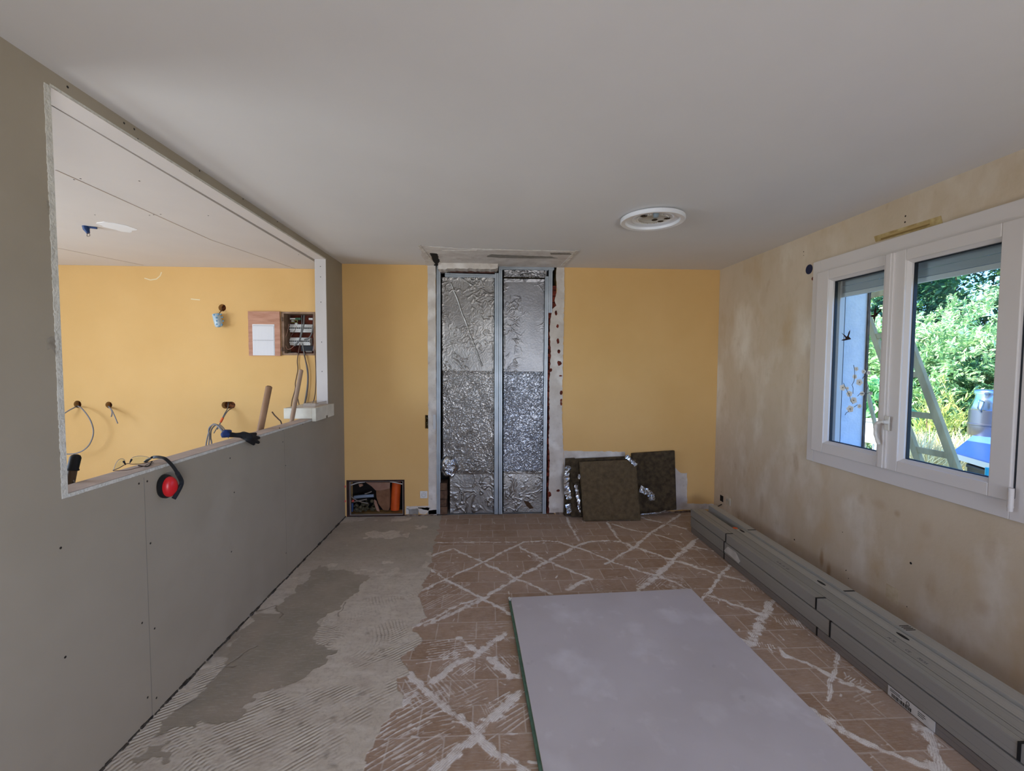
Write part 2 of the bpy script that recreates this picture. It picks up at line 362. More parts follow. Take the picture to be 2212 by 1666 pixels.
# lighter board lining the far jamb, sill board
mb = MB().box((-TH, yj1-.012, zs), (.0, yj1, zh), lambda x, y, z: WL(y, z, x))
o = mb.build('trim_4', wallpaint('jamb_board', (196, 190, 186), (188, 182, 178), bump=.05)); struct(o, 'pale screwed board lining the far jamb of the opening')
mb = MB()
for z in (2.38, 2.29, 2.07, 1.72, 1.46, 1.16): mb.lathe([(.004, 0), (.004, .001)], WL(yj1-.0118, z, -.045), axis=(0, -1, 0), seg=8)
o2 = mb.build('screw_heads', M_screw, o); o2['kind'] = 'stuff'
mb = MB().box((-TH-.004, yj0, zs), (-.002, yj1-.012, zs+.002), lambda x, y, z: WL(y, z, x))
o = mb.build('trim_5', mat('sill_board', (190, 172, 160), .9, col2=(176, 160, 148), scale=12)); struct(o, 'dusty pinkish sill board of the opening')
# torn paper and cracks beside the near jamb
mb = MB()
for pts in ([(101, 733), (118, 722), (123, 772), (112, 752), (103, 756)], [(121, 700), (124, 700), (126, 770), (122, 730)], [(128, 816), (130, 860), (135, 925), (131, 922), (129, 870)],
            [(126, 977), (133, 975), (138, 1012), (139, 1040), (136, 1010), (132, 985)], [(100, 430), (110, 445), (112, 468), (103, 462)]):
    P = [UL(*q, off=.0006) for q in pts]; mb.prism(P, (.0008, 0, 0))
o = mb.build('torn_paper', mat('torn_card', (150, 143, 131), .95, col2=(128, 120, 108), scale=40), wl); o['label'] = 'torn grey paper and cracks beside the near jamb'
# dark ragged joint along the foot of the partition
mb = MB(); rng = random.Random(9); y = 1.45
while y < D-.02:
    L = rng.uniform(.02, .06); mb.box((-.002, y, -.004), (rng.uniform(.004, .012), y+L, rng.uniform(.006, .014)), lambda x, yy, z: WL(yy, z, x)); y += L*rng.uniform(1.0, 1.3)
struct(mb.build('baseboard_left', mat('dirty_joint', (86, 80, 72), .95, col2=(46, 42, 38), scale=40)), 'dark crumbly joint at the foot of the partition')

# ------------------------------------------------------------------ floor
def seg_dist(X, Y, a, b):
    dx, dy = b[0]-a[0], b[1]-a[1]; L2 = dx*dx+dy*dy+1e-12
    t = np.clip(((X-a[0])*dx+(Y-a[1])*dy)/L2, 0, 1); return np.hypot(X-a[0]-t*dx, Y-a[1]-t*dy)
def inpoly(X, Y, poly):
    r = np.zeros(X.shape, bool); n = len(poly)
    for i in range(n):
        x0, y0 = poly[i]; x1, y1 = poly[(i+1) % n]
        c = ((y0 > Y) != (y1 > Y)) & (X < (x1-x0)*(Y-y0)/(y1-y0+1e-12)+x0); r ^= c
    return r
yv = [1.38]
while yv[-1] < D+.02: yv.append(yv[-1]*1.0019)
yv = np.array(yv); yv[-1] = D+.02
xv = np.arange(XL(1)-.06, XR(1)+.02, .0042)
FX, FY = np.meshgrid(xv, yv)
wobx = (vnoise(FX, FY, 14, 1, 3)-.5); woby = (vnoise(FX, FY, 14, 2, 3)-.5)
def fl(px, py): q = U(px, py, 2, 0); return (q.x, q.y)
def c3(x, y): return fl(800+x/2.843, 1080+y/2.843)
def c1(x, y): return fl(1450+x/4.76, 1050+y/4.76)
def c2_(x, y): return fl(1700+x/3.574, 1200+y/3.574)
def c4(x, y): return fl(200+x/2.765, 1080+y/2.765)
bnd = [c3(*q) for q in [(440, 92), (395, 260), (362, 430), (335, 500), (292, 600), (330, 720), (246, 790), (300, 855), (190, 975), (235, 1085), (150, 1100), (200, 1240), (60, 1370), (0, 1570), (-60, 1700)]]
gpoly = bnd + [(-.35, 1.2), (-1.8, 1.2), (-1.8, 4.6), (bnd[0][0], 4.6)]
WX, WY = FX+wobx*.07, FY+woby*.07
glue = inpoly(WX, WY, gpoly).astype(float)
gray_polys = [[c4(*q) for q in [(1110, 630), (1350, 400), (1640, 470), (1460, 640), (1360, 740), (1320, 830), (1430, 900), (1400, 980), (1280, 1070), (960, 1190), (830, 1310), (330, 1410), (470, 1260), (700, 1110), (800, 950), (870, 800), (960, 680), (1130, 690)]],
              [c4(*q) for q in [(300, 1500), (440, 1450), (480, 1540), (320, 1580)]]]
gray = np.zeros_like(glue)
for gp in gray_polys: gray = np.maximum(gray, inpoly(FX+wobx*.12, FY+woby*.12, gp))
far = np.clip((FY-2.95)/.7, 0, 1)*(vnoise(FX, FY, 5, 4, 4) > .42)
gray = np.clip(np.maximum(gray, far*.75), 0, 1)*glue
line = np.zeros_like(glue); ridge = np.zeros_like(glue)
def stroke(pts, wd, strength=1.0, rag=1.0):
    global line
    for a, b in zip(pts[:-1], pts[1:]):
        pad = wd*3+.03; x0, x1 = sorted((a[0], b[0])); y0, y1 = sorted((a[1], b[1]))
        i0, i1 = np.searchsorted(xv, [x0-pad, x1+pad]); j0, j1 = np.searchsorted(yv, [y0-pad, y1+pad])
        if i1 <= i0 or j1 <= j0: continue
        s = np.s_[j0:j1, i0:i1]
        d = seg_dist(FX[s]+wobx[s]*.03*rag, FY[s]+woby[s]*.03*rag, a, b)
        n = vnoise(FX[s], FY[s], 38, 8, 3); ww = wd*(.15+1.9*n)
        L_ = math.hypot(b[0]-a[0], b[1]-a[1])+1e-9; sd = ((FX[s]-a[0])*(b[1]-a[1])-(FY[s]-a[1])*(b[0]-a[0]))/L_
        stk = 1 if wd < .006 else .68+.32*np.clip(1.6*np.sin(sd/.0085*6.283+n*9+wobx[s]*5)+.6, -1, 1)
        line[s] = np.maximum(line[s], np.clip((1.1-d/ww)*2.2, 0, 1)*strength*np.clip(.15+1.5*n, 0, 1)*stk)
W0 = .0125
S = [([c3(*q) for q in l], w_) for l, w_ in [
    ([(365, 348), (510, 300), (690, 385), (890, 480), (1110, 578)], W0), ([(305, 565), (500, 470), (690, 385), (860, 300), (940, 260), (1060, 252), (1170, 260), (1250, 290)], W0),
    ([(330, 770), (500, 700), (690, 610), (900, 480), (1090, 380), (1250, 290), (1340, 258), (1450, 250), (1530, 258), (1620, 290), (1740, 330), (1860, 372), (1990, 408)], W0*1.15),
    ([(1215, 555), (1340, 482)], W0*1.6), ([(1440, 395), (1480, 375), (1620, 290), (1720, 205), (1830, 140), (1900, 90)], W0), ([(1650, 560), (1760, 465), (1880, 350), (1990, 262)], W0*1.5),
    ([(385, 1110), (520, 1020), (660, 940), (820, 830)], W0*1.5), ([(390, 1690), (520, 1570), (650, 1440), (760, 1330), (905, 1195)], W0*2.2),
    ([(350, 420), (490, 500), (690, 610), (860, 700)], W0*.9), ([(920, 290), (1090, 380), (1210, 425), (1360, 487)], W0), ([(1250, 290), (1370, 330), (1480, 380), (1550, 400)], W0*.9),
    ([(1660, 105), (1720, 125), (1830, 150), (1940, 180)], W0*.8), ([(1490, 150), (1600, 185), (1720, 205), (1910, 262)], W0*.9), ([(1580, 412), (1660, 440), (1760, 465), (1860, 505), (1950, 548)], W0*1.1),
    ([(540, 850), (600, 890), (670, 950)], W0*1.1), ([(740, 980), (800, 1030), (880, 1085)], W0*1.8), ([(235, 1075), (330, 1160), (450, 1260), (640, 1430), (780, 1550), (960, 1680)], W0*1.5),
    ([(1210, 110), (1240, 180), (1280, 250)], W0*.9), ([(1450, 138), (1490, 190), (1530, 250)], W0*.9), ([(380, 262), (800, 262), (940, 260)], W0*.55),
    ([(190, 1255), (290, 1180)], W0*1.2), ([(230, 800), (560, 640), (700, 600)], W0*.8)]]
S += [([c1(*q) for q in l], w_) for l, w_ in [([(0, 400), (150, 440)], W0*.8), ([(0, 790), (120, 660), (270, 540)], W0), ([(190, 610), (430, 670)], W0*.6), ([(80, 770), (280, 850), (500, 910), (740, 975)], W0),
    ([(320, 1180), (430, 1030), (500, 930), (600, 820)], W0), ([(360, 1118), (600, 1200), (780, 1260), (940, 1325)], W0), ([(790, 1660), (880, 1500), (940, 1330), (1040, 1180)], W0*1.8), ([(670, 1565), (840, 1630)], W0)]]
S += [([c2_(*q) for q in l], w_) for l, w_ in [([(0, 790), (180, 850), (360, 940), (620, 1050)], W0), ([(385, 740), (350, 940), (310, 1120)], W0*.8), ([(180, 1190), (300, 1270), (430, 1350), (560, 1420), (860, 1560), (1100, 1640)], W0*1.3),
    ([(1010, 1330), (1080, 1335), (1140, 1500), (1170, 1680)], W0*1.8), ([(-70, 720), (0, 790)], W0)]]
for l, w_ in S: stroke(l, w_)
# short parallel comb marks left by the notched trowel, in groups
rs = random.Random(11)
def comb(cx, cy, ang, n, sp, L, wd=.0035, st=.8, arc=0):
    for k in range(n):
        off = (k-(n-1)/2)*sp; a = ang+rs.uniform(-.05, .05)+arc*off; l = L*rs.uniform(.4, 1.1)
        ox, oy = -math.sin(ang)*off, math.cos(ang)*off; sh = rs.uniform(-.2, .2)*L
        x, y = cx+ox+math.cos(a)*sh, cy+oy+math.sin(a)*sh
        P = [(x+math.cos(a+arc*t)*t, y+math.sin(a+arc*t)*t) for t in (-l/2, -l/6, l/6, l/2)]
        stroke(P, wd, st*rs.uniform(.5, 1), .25)
for (x, y, ang, n, sp, L, st) in [(430, 620, .75, 16, .02, .30, .55), (520, 560, .75, 10, .018, .3, .4), (430, 400, .7, 14, .022, .25, .45), (450, 920, .2, 9, .02, .28, .6), (700, 800, .1, 8, .016, .3, .4),
        (540, 1000, .8, 18, .013, .12, .75), (700, 930, -.5, 14, .015, .08, .7), (820, 1010, -1.0, 12, .014, .13, .8), (500, 1150, -.9, 12, .02, .2, .6), (340, 1170, -1.0, 10, .02, .2, .7),
        (240, 1300, .6, 9, .026, .3, .8), (120, 1500, .65, 14, .022, .28, .75), (300, 1560, .6, 10, .025, .25, .6), (440, 1370, .15, 6, .025, .12, .6), (540, 1250, .4, 7, .022, .12, .5),
        (840, 1300, .62, 9, .022, .25, .7), (620, 1200, .5, 6, .02, .2, .5), (1400, 520, -.9, 8, .02, .18, .4), (1720, 500, .8, 10, .018, .2, .6), (1870, 500, -.6, 14, .018, .12, .7), (1900, 380, -.3, 10, .02, .12, .5),
        (1500, 480, .0, 3, .02, .1, .5), (760, 340, .6, 8, .03, .2, .25), (1000, 340, .5, 8, .03, .25, .2)]:
    q = c3(x, y); comb(q[0], q[1], ang, n, sp, L, st=st)
for (x, y, ang, n, sp, L, st) in [(1240, 1400, 1.2, 13, .014, .07, .8), (860, 1060, 1.2, 12, .016, .07, .6), (680, 1230, -1.1, 10, .014, .05, .7), (960, 1640, 1.3, 8, .012, .05, .8), (1350, 1420, 1.2, 8, .016, .06, .6), (60, 1010, -1.2, 12, .012, .06, .7)]:
    q = c1(x, y); comb(q[0], q[1], ang, n, sp, L, st=st)
for (x, y, ang, n, sp, L, st) in [(60, 530, 1.3, 12, .014, .07, .7), (270, 1300, 1.5, 12, .014, .12, .6), (330, 720, 1.4, 8, .018, .08, .5), (640, 1120, .3, 5, .02, .12, .4)]:
    q = c2_(x, y); comb(q[0], q[1], ang, n, sp, L, st=st)
for l, w_ in S:                          # scratchy comb marks along the adhesive lines
    for a, b in zip(l[:-1], l[1:]):
        L = math.hypot(b[0]-a[0], b[1]-a[1]); an = math.atan2(b[1]-a[1], b[0]-a[0])
        for k in range(int(L/.10)):
            if rs.random() < .45: continue
            t = rs.random(); s_ = rs.choice([-1, 1]); o_ = rs.uniform(.0, .05)*s_
            comb(a[0]+(b[0]-a[0])*t-math.sin(an)*o_, a[1]+(b[1]-a[1])*t+math.cos(an)*o_, an+rs.choice([1.3, 1.57, .25, -.2, 1.1]), rs.randint(3, 7), rs.uniform(.009, .014), rs.uniform(.03, .10), .0026, rs.uniform(.35, .8))
for k in range(420):                     # specks of adhesive
    x, y = rs.uniform(-.6, 2.2), rs.uniform(1.4, 4.3); a = rs.uniform(0, 3.1); L = rs.uniform(.004, .05)
    stroke([(x, y), (x+math.cos(a)*L, y+math.sin(a)*L)], rs.uniform(.002, .006), rs.uniform(.2, .7), .2)
haze = np.clip((vnoise(FX, FY, 2.2, 21, 4)-.42)*3, 0, 1)*.5
line = np.clip(line, 0, 1)
# trowel ridges in the adhesive bed
rd = np.zeros_like(glue); wsum = np.full_like(glue, 1e-6)
patches = [(-.95, 1.9, .62, .019, .6), (-.6, 1.65, .68, .018, .6), (-.45, 2.0, .66, .020, .5), (-.35, 2.35, .62, .018, .45), (-.75, 2.2, .60, .018, .45), (-1.15, 1.6, 1.2, .020, .4), (-.55, 2.7, 1.9, .020, .3), (-.3, 2.9, .9, .018, .3), (-.5, 3.1, .5, .020, .3), (-.3, 1.6, .55, .019, .4)]
for (px_, py_, an, sp, rad) in patches:
    d = np.hypot(FX-px_, FY-py_)/rad; wgt = np.clip(1-d, 0, 1)**2
    ph = ((FX-px_)*-math.sin(an)+(FY-py_)*math.cos(an))/sp + wobx*.5+vnoise(FX, FY, 2.2, 31, 2)*2.4
    rd += wgt*(.5+.5*np.sin(2*np.pi*ph)); wsum += wgt
for (q, sp, rad) in [(c4(1420, 860), .021, .34), (c4(1400, 720), .018, .22), (c4(1850, 590), .019, .25)]:   # fan-shaped sweeps
    d = np.hypot(FX-q[0], FY-q[1]); wgt = 4*np.clip(1-d/rad, 0, 1)*(FX > q[0]-.02)
    rd += wgt*(.5+.5*np.sin(2*np.pi*(d/sp+wobx))); wsum += wgt
rd = rd/wsum
mask_r = np.clip((vnoise(FX, FY, 5.5, 41, 4)-.44)*5, 0, 1)*np.clip((vnoise(FX, FY, 18, 43, 2)-.25)*3, .15, 1)*np.clip(1-(FY-2.3)/1.1, .12, 1)
rd = (rd-.5)*mask_r*(1-gray*.95)
crack = np.zeros_like(glue)
for cr in ([(960, 670), (1100, 630), (1140, 690), (1120, 710)], [(680, 1115), (790, 990), (880, 940), (960, 880)], [(480, 1260), (610, 1190)], [(720, 1010), (860, 990)], [(1480, 690), (1500, 620)]):
    P = [c4(*q) for q in cr]
    for a, b in zip(P[:-1], P[1:]): crack = np.maximum(crack, np.clip(1-seg_dist(FX+wobx*.05, FY+woby*.05, a, b)/.006, 0, 1))
for q in [(1725, 885), (1640, 805), (1590, 1160), (1330, 1195), (1130, 1260), (850, 1505), (1460, 1290), (1745, 935), (1255, 1325), (1420, 1595), (1380, 1525)]:
    a = c4(*q); d = np.hypot((FX-a[0])+wobx*.06, (FY-a[1])+woby*.06); crack = np.maximum(crack, np.clip(1.3-d/.017, 0, 1)*.55)
FZ = glue*(.0022+rd*.0030)-gray*.0012 + (1-glue)*line*.0018 - crack*.002 + (vnoise(FX, FY, 40, 51, 3)-.5)*.0008
fm = bpy.data.materials.new('worn_floor'); fm.use_nodes = True; nt = fm.node_tree; N = nt.nodes; Lk = nt.links
B = N['Principled BSDF']; B.inputs['Roughness'].default_value = .82; B.inputs['Specular IOR Level'].default_value = .25
tc = N.new('ShaderNodeTexCoord')
def attr(n): a = N.new('ShaderNodeAttribute'); a.attribute_name = n; return a.outputs['Fac']
def noise(sc, det=5, st=None, rough=.6):
    n = N.new('ShaderNodeTexNoise'); n.inputs['Scale'].default_value = sc; n.inputs['Detail'].default_value = det; n.inputs['Roughness'].default_value = rough
    if st:
        mp = N.new('ShaderNodeMapping'); mp.inputs['Rotation'].default_value = (0, 0, st[0]); mp.inputs['Scale'].default_value = (st[1], st[2], 1); Lk.new(tc.outputs['Object'], mp.inputs[0]); Lk.new(mp.outputs[0], n.inputs['Vector'])
    else: Lk.new(tc.outputs['Object'], n.inputs['Vector'])
    return n.outputs[0]
def rmap(s, a, b, c=0, d=1):
    r = N.new('ShaderNodeMapRange'); r.inputs[1].default_value = a; r.inputs[2].default_value = b; r.inputs[3].default_value = c; r.inputs[4].default_value = d; Lk.new(s, r.inputs[0]); return r.outputs[0]
def mixc(f, a, b):
    m_ = N.new('ShaderNodeMix'); m_.data_type = 'RGBA'
    if isinstance(f, float): m_.inputs[0].default_value = f
    else: Lk.new(f, m_.inputs[0])
    for s, k in ((a, 6), (b, 7)):
        if isinstance(s, tuple): m_.inputs[k].default_value = lin(s)
        else: Lk.new(s, m_.inputs[k])
    return m_.outputs[2]
br = N.new('ShaderNodeTexBrick'); br.inputs['Scale'].default_value = 1; br.inputs['Brick Width'].default_value = .225; br.inputs['Row Height'].default_value = .1625; br.inputs['Mortar Size'].default_value = .0042
br.inputs['Mortar Smooth'].default_value = .3; br.inputs['Color1'].default_value = lin((170, 146, 126)); br.inputs['Color2'].default_value = lin((152, 124, 100)); br.inputs['Mortar'].default_value = lin((192, 178, 166)); br.offset = .5
mp = N.new('ShaderNodeMapping'); mp.inputs['Location'].default_value = (.06, .005, 0); Lk.new(tc.outputs['Object'], mp.inputs[0]); Lk.new(mp.outputs[0], br.inputs['Vector'])
tile = mixc(rmap(noise(3.5), .4, .7, 0, .35), br.outputs['Color'], (150, 128, 110))
tile = mixc(rmap(noise(11, 8), .5, .72, 0, .42), tile, (176, 160, 148))
tile = mixc(rmap(noise(16, 6), .5, .75, 0, .4), tile, (120, 94, 74)); tile = mixc(rmap(noise(5, 9, (.7, 4, 40)), .5, .68, 0, .6), tile, (180, 166, 154))
tile = mixc(rmap(noise(5, 9, (-.75, 4, 40)), .54, .70, 0, .5), tile, (186, 172, 160)); tile = mixc(rmap(attr('haze'), 0, 1, 0, .75), tile, (180, 162, 150))
gl = mixc(rmap(noise(6, 6), .35, .7), (206, 198, 184), (190, 180, 166)); gl = mixc(rmap(noise(40, 4), .5, .75, 0, .6), gl, (158, 148, 134)); gl = mixc(rmap(noise(13, 8), .56, .70, 0, .6), gl, (166, 152, 138)); gl = mixc(rmap(noise(3, 9, (.65, 2, 9)), .5, .72, 0, .5), gl, (222, 216, 206))
gr = mixc(rmap(noise(4, 7), .35, .65), (150, 143, 129), (166, 155, 140)); gr = mixc(rmap(noise(9, 8, (.5, 2, 12)), .52, .75, 0, .6), gr, (192, 184, 174))
gl = mixc(attr('gray'), gl, gr); gl = mixc(rmap(attr('ridge'), -.25, -.02, .55, 0), gl, (128, 116, 100)); gl = mixc(rmap(attr('crack'), 0, 1, 0, .75), gl, (96, 86, 76))  # shade in the ridge valleys is darkened into the glue colour
ln = rmap(attr('line'), .12, .75)
tile = mixc(ln, tile, mixc(rmap(noise(30), .3, .7), (232, 228, 224), (212, 206, 200)))
Lk.new(mixc(attr('glue'), tile, gl), B.inputs['Base Color'])
bp = N.new('ShaderNodeBump'); bp.inputs['Strength'].default_value = .35; bp.inputs['Distance'].default_value = .004; Lk.new(noise(70, 6), bp.inputs['Height']); Lk.new(bp.outputs[0], B.inputs['Normal'])
floor = gridmesh('floor', FX, FY, FZ, fm, attrs=dict(glue=glue, line=line, gray=gray, ridge=rd, crack=crack*glue, haze=haze))
struct(floor, 'old brown tiles crossed by adhesive lines beside a bed of dried tile glue')
MB().box((OB, YF, -.12), (XR(YF)+.02, D+.22, -.006)).build('floor_slab', M_conc, floor)

# ------------------------------------------------------------------ ceiling patch above the doorway
def cz(px, py): q = U(px, py, 2, H); return (q.x, q.y)
patch = ragged([cz(*q) for q in [(903, 530), (1010, 538), (1130, 541), (1247, 543)]] + [(.76, D-.002), (-.60, D-.002)], .008, .04)
patch = [(x, min(y, D-.002)) for x, y in patch]
o = MB().prism([(x, y, H-.001) for x, y in patch], (0, 0, -.003)).build('ceiling_patch', wallpaint('patch_plaster', (216, 211, 206), (200, 192, 186), [((168, 150, 140), 10, .58, .72, .6), ((232, 229, 225), 7, .5, .66, .7)], blotch=9, bump=.6, bs=60), ceil); o['label'] = 'bare plaster patch where the old partition met the ceiling'
mb = MB()
for pts in ([(1052, 551), (1062, 548), (1100, 550), (1190, 553), (1205, 557), (1130, 557), (1080, 556), (1052, 554)], [(1188, 545), (1230, 545), (1236, 549), (1190, 549)]):
    mb.prism([(x, y, H-.0035) for x, y in ragged([cz(*q) for q in pts], .004, .02)], (0, 0, -.002))
mb.build('grey_filler', M_grayplaster, ceil)
mb = MB().prism([(x, y, H-.0035) for x, y in ragged([cz(*q) for q in [(929, 546), (944, 547), (950, 562), (946, 577), (940, 577)]], .006, .015)], (0, 0, -.002)).build('ceiling_gap', M_dark, ceil)
mb = MB()
for a, b, t in [((1018, 537), (1240, 543), .012), ((955, 541), (1030, 541), .01), ((905, 529), (938, 570), .02), ((1247, 541), (1215, 573), .03)]:
    mb.prism(*strip_z(a, b, H-.0035, t, .003))
mb.build('plaster_ridge', mat('white_filler_band', (226, 222, 216), .9, col2=(196, 188, 178), scale=25, bump=.5), ceil)
# ragged plaster bands on the back wall
def PB(x, z, off=0): return (x, D-off, z)
def bw(px, py): q = U(px, py, 1, D); return (q.x, q.z)
mb = MB()
mb.prism([PB(x, z) for x, z in ragged([(-.587, .0), (-.508, .0), (-.508, 2.4985), (-.587, 2.4985)], .0025, .05)], (0, -.003, 0))
o = mb.build('trim_6', M_plaster); struct(o, 'narrow bare plaster strip left of the doorway')
mb = MB(); rgR = random.Random(4)
pts = [bw(*q) for q in [(1217, 1107.5), (1217, 976), (1214, 900), (1216, 760), (1219, 640), (1219, 577)]]
left = [(1202, 577), (1201, 600), (1203, 625), (1198, 650), (1202, 660), (1193, 668), (1189, 690), (1187, 720), (1190, 760), (1188, 800), (1186, 850), (1187, 900), (1185, 950), (1187, 1000), (1185, 1050), (1186, 1108)]
pts += [bw(*q) for q in left]
mb.prism([PB(x, z) for x, z in ragged(pts, .004, .02, rgR)], (0, -.004, 0))
pts = [bw(*q) for q in [(1217, 1107.5), (1217, 974), (1350, 976), (1352, 990), (1440, 992), (1470, 1022), (1484, 1022), (1484, 1088), (1542, 1089), (1543, 1100)]]
mb.prism([PB(x, z) for x, z in ragged(pts, .004, .03, rgR)], (0, -.003, 0))
o = mb.build('trim_7', M_plaster); struct(o, 'bare plaster band right of the doorway and low behind the insulation slabs')
mb = MB()
for (x, y, rx, rz) in [(1201, 676, 3, 5), (1204, 705, 3, 4), (1205, 737, 3, 6), (1207, 760, 3, 5), (1208, 785, 5, 6), (1211, 812, 4, 2), (1212, 848, 3, 5), (1212, 872, 2, 5), (1190, 800, 3, 4), (1187, 1068, 4, 6), (1205, 1060, 4, 3), (1212, 865, 2, 4)]:
    c = bw(x, y); k = 4.481/966
    mb.prism([PB(c[0]+rx*k*math.cos(t)*rgR.uniform(.7, 1.2), c[1]+rz*k*math.sin(t)*rgR.uniform(.7, 1.2), .004) for t in np.linspace(0, 5.7, 9)], (0, -.0012, 0))
o = mb.build('exposed_brick_spots', M_brick, bpy.data.objects['trim_7'])
# ragged broken brick reveal on the right of the doorway
mb = MB(); z = .01; bx = bw(1186, 900)[0]
while z < 2.32:
    h = rgR.uniform(.035, .075); wd = rgR.uniform(.0, .016); mb.box((bx-.004-wd, D-.001+rgR.uniform(0, .01), z), (.70, D+.18, z+h*.9)); z += h
o = mb.build('brick_reveal', M_brick, wb); o['label'] = 'broken red brick edge of the doorway'
mb = MB(); z = .01
while z < .33: h = rgR.uniform(.05, .09); mb.box((-.508, D+.005+rgR.uniform(0, .01), z), (bw(966, 1000)[0]-rgR.uniform(0, .01), D+.18, z+h*.93)); z += h
mb.build('brick_reveal', mat('dull_brick', (110, 84, 66), .95, col2=(78, 58, 46), scale=20, bump=.6), wb)
# dark smears on lintel: white block with brick under it
mb = MB(); a = bw(949, 562); b = bw(1075, 578)
a = (a[0], H-.001); b = (b[0], 2.445)
mb.prism([(x, D-.13, min(z, H-.001)) for x, z in ragged([(a[0], a[1]), (b[0], a[1]), (b[0], b[1]+.01), (b[0]-.05, b[1]), (a[0]+.09, b[1]), (a[0]+.07, b[1]-.012), (a[0], b[1]-.008)], .004, .02)], (0, .20, 0))
o = mb.build('lintel_block', M_plaster, wb)
a = bw(973, 578); b = bw(1068, 590); mb = MB().box((a[0], D+.0, b[1]), (b[0], D+.12, a[1]+.004)); mb.build('lintel_brick', mat('brown_brick', (92, 62, 54), .95, col2=(60, 40, 36), scale=30, bump=.6), wb)
# broken skirting zone between niche and doorway
mb = MB()
for pts in ([(877, 1094), (905, 1093), (943, 1092), (943, 1100), (925, 1103), (905, 1098), (880, 1100)], [(877, 1098), (883, 1098), (883, 1110), (877, 1111)], [(903, 1096), (928, 1096), (925, 1106), (918, 1111), (906, 1109)]):
    mb.prism([PB(x, z) for x, z in ragged([bw(*q) for q in pts], .003, .012)], (0, -.006, 0))
o = mb.build('baseboard_back', M_plaster); struct(o, 'crumbled plaster where the skirting was removed beside the floor hatch')
mb = MB()
for pts in ([(883, 1100), (904, 1099), (904, 1111), (882, 1111)], [(925, 1103), (943, 1101), (943, 1111), (922, 1111)]):
    mb.prism([PB(x, z) for x, z in ragged([bw(*q) for q in pts], .002, .012)], (0, -.003, 0))
mb.build('rough_mortar', M_grayplaster, o)
mb = MB(); rg = random.Random(21); x = hx1b = niche[1]+.002
for (xa, xb) in ((niche[1]+.002, -.51), (.70, XR0-.01)):
    x = xa
    while x < xb: L = min(rg.uniform(.03, .09), xb-x); mb.box((x, D-.006-rg.uniform(0, .006), -.004), (x+L, D+.0, rg.uniform(.010, .02))); x += L+.001
mb.build('dusty_joint', mat('dusty_joint', (150, 132, 118), .95, col2=(92, 74, 62), scale=30), o)
# scuffs high on the yellow wall beyond the opening
mb = MB()
def scuff(pts, wd, off=.0006):
    P = [bw(*q) for q in pts]
    for a, b in zip(P[:-1], P[1:]):
        d = Vector((b[0]-a[0], b[1]-a[1])); n = Vector((-d.y, d.x)).normalized()*wd/2
        mb.prism([PB(a[0]-n.x, a[1]-n.y, 0), PB(b[0]-n.x, b[1]-n.y, 0), PB(b[0]+n.x, b[1]+n.y, 0), PB(a[0]+n.x, a[1]+n.y, 0)], (0, -off, 0))
scuff([(312, 601), (325, 605), (338, 603), (346, 596), (349, 588)], .010); scuff([(412, 646), (432, 648)], .01)
o = mb.build('scuff_marks', mat('pale_scuff', (222, 206, 168), .9), wb)

# ------------------------------------------------------------------ window
Y0, Y1, Z0, Z1 = 1.80, 3.15, .839, 2.276
win = thing('window_1', 'white two-sash plastic window with a rolled-up shutter outside', 'window', WR(2.47, Z0, 0)); win['kind'] = 'structure'
for k in ('label', 'category'):
    if k in win: pass
def ring_frame(mb, y0, y1, z0, z1, w_, o0, o1, wt=None, wb_=None):
    wt = wt or w_; wb_ = wb_ or w_
    f = lambda x, y, z: WR(y, z, x)
    l, r = (w_ if isinstance(w_, tuple) else (w_, w_))
    wt = wt if not isinstance(wt, tuple) else wt[0]; wb_ = wb_ if not isinstance(wb_, tuple) else wb_[0]
    mb.box((o0, y0, z0), (o1, y0+r, z1), f).box((o0, y1-l, z0), (o1, y1, z1), f).box((o0, y0+r, z1-wt), (o1, y1-l, z1), f).box((o0, y0+r, z0), (o1, y1-l, z0+wb_), f)
    return mb
mb = MB(); ring_frame(mb, Y0, Y1, Z0, Z1, .07, -.018, .06, .09, .095)
mb.box((-.018, 2.40, Z0+.09), (.06, 2.53, Z1-.09), lambda x, y, z: WR(y, z, x)) if False else None
mb.build('outer_frame', M_white, win, bevel=.003)
M_seal = mat('black_gasket', (30, 34, 40), .6); M_bead = M_white
gm = bpy.data.materials.new('window_glass'); gm.use_nodes = True; nt = gm.node_tree; nt.nodes.clear()
o_ = nt.nodes.new('ShaderNodeOutputMaterial'); t_ = nt.nodes.new('ShaderNodeBsdfTransparent'); g_ = nt.nodes.new('ShaderNodeBsdfGlossy'); x_ = nt.nodes.new('ShaderNodeMixShader'); fr = nt.nodes.new('ShaderNodeFresnel')
g_.inputs['Roughness'].default_value = .01; fr.inputs[0].default_value = 1.45; t_.inputs[0].default_value = (.95, .98, .97, 1)
ge_ = nt.nodes.new('ShaderNodeNewGeometry'); ma_ = nt.nodes.new('ShaderNodeMath'); ma_.operation = 'SUBTRACT'; ma_.inputs[0].default_value = 1; nt.links.new(ge_.outputs['Backfacing'], ma_.inputs[1])
mu_ = nt.nodes.new('ShaderNodeMath'); mu_.operation = 'MULTIPLY'; nt.links.new(ma_.outputs[0], mu_.inputs[0]); nt.links.new(fr.outputs[0], mu_.inputs[1])
nt.links.new(mu_.outputs[0], x_.inputs[0]); nt.links.new(t_.outputs[0], x_.inputs[1]); nt.links.new(g_.outputs[0], x_.inputs[2]); nt.links.new(x_.outputs[0], o_.inputs[0])
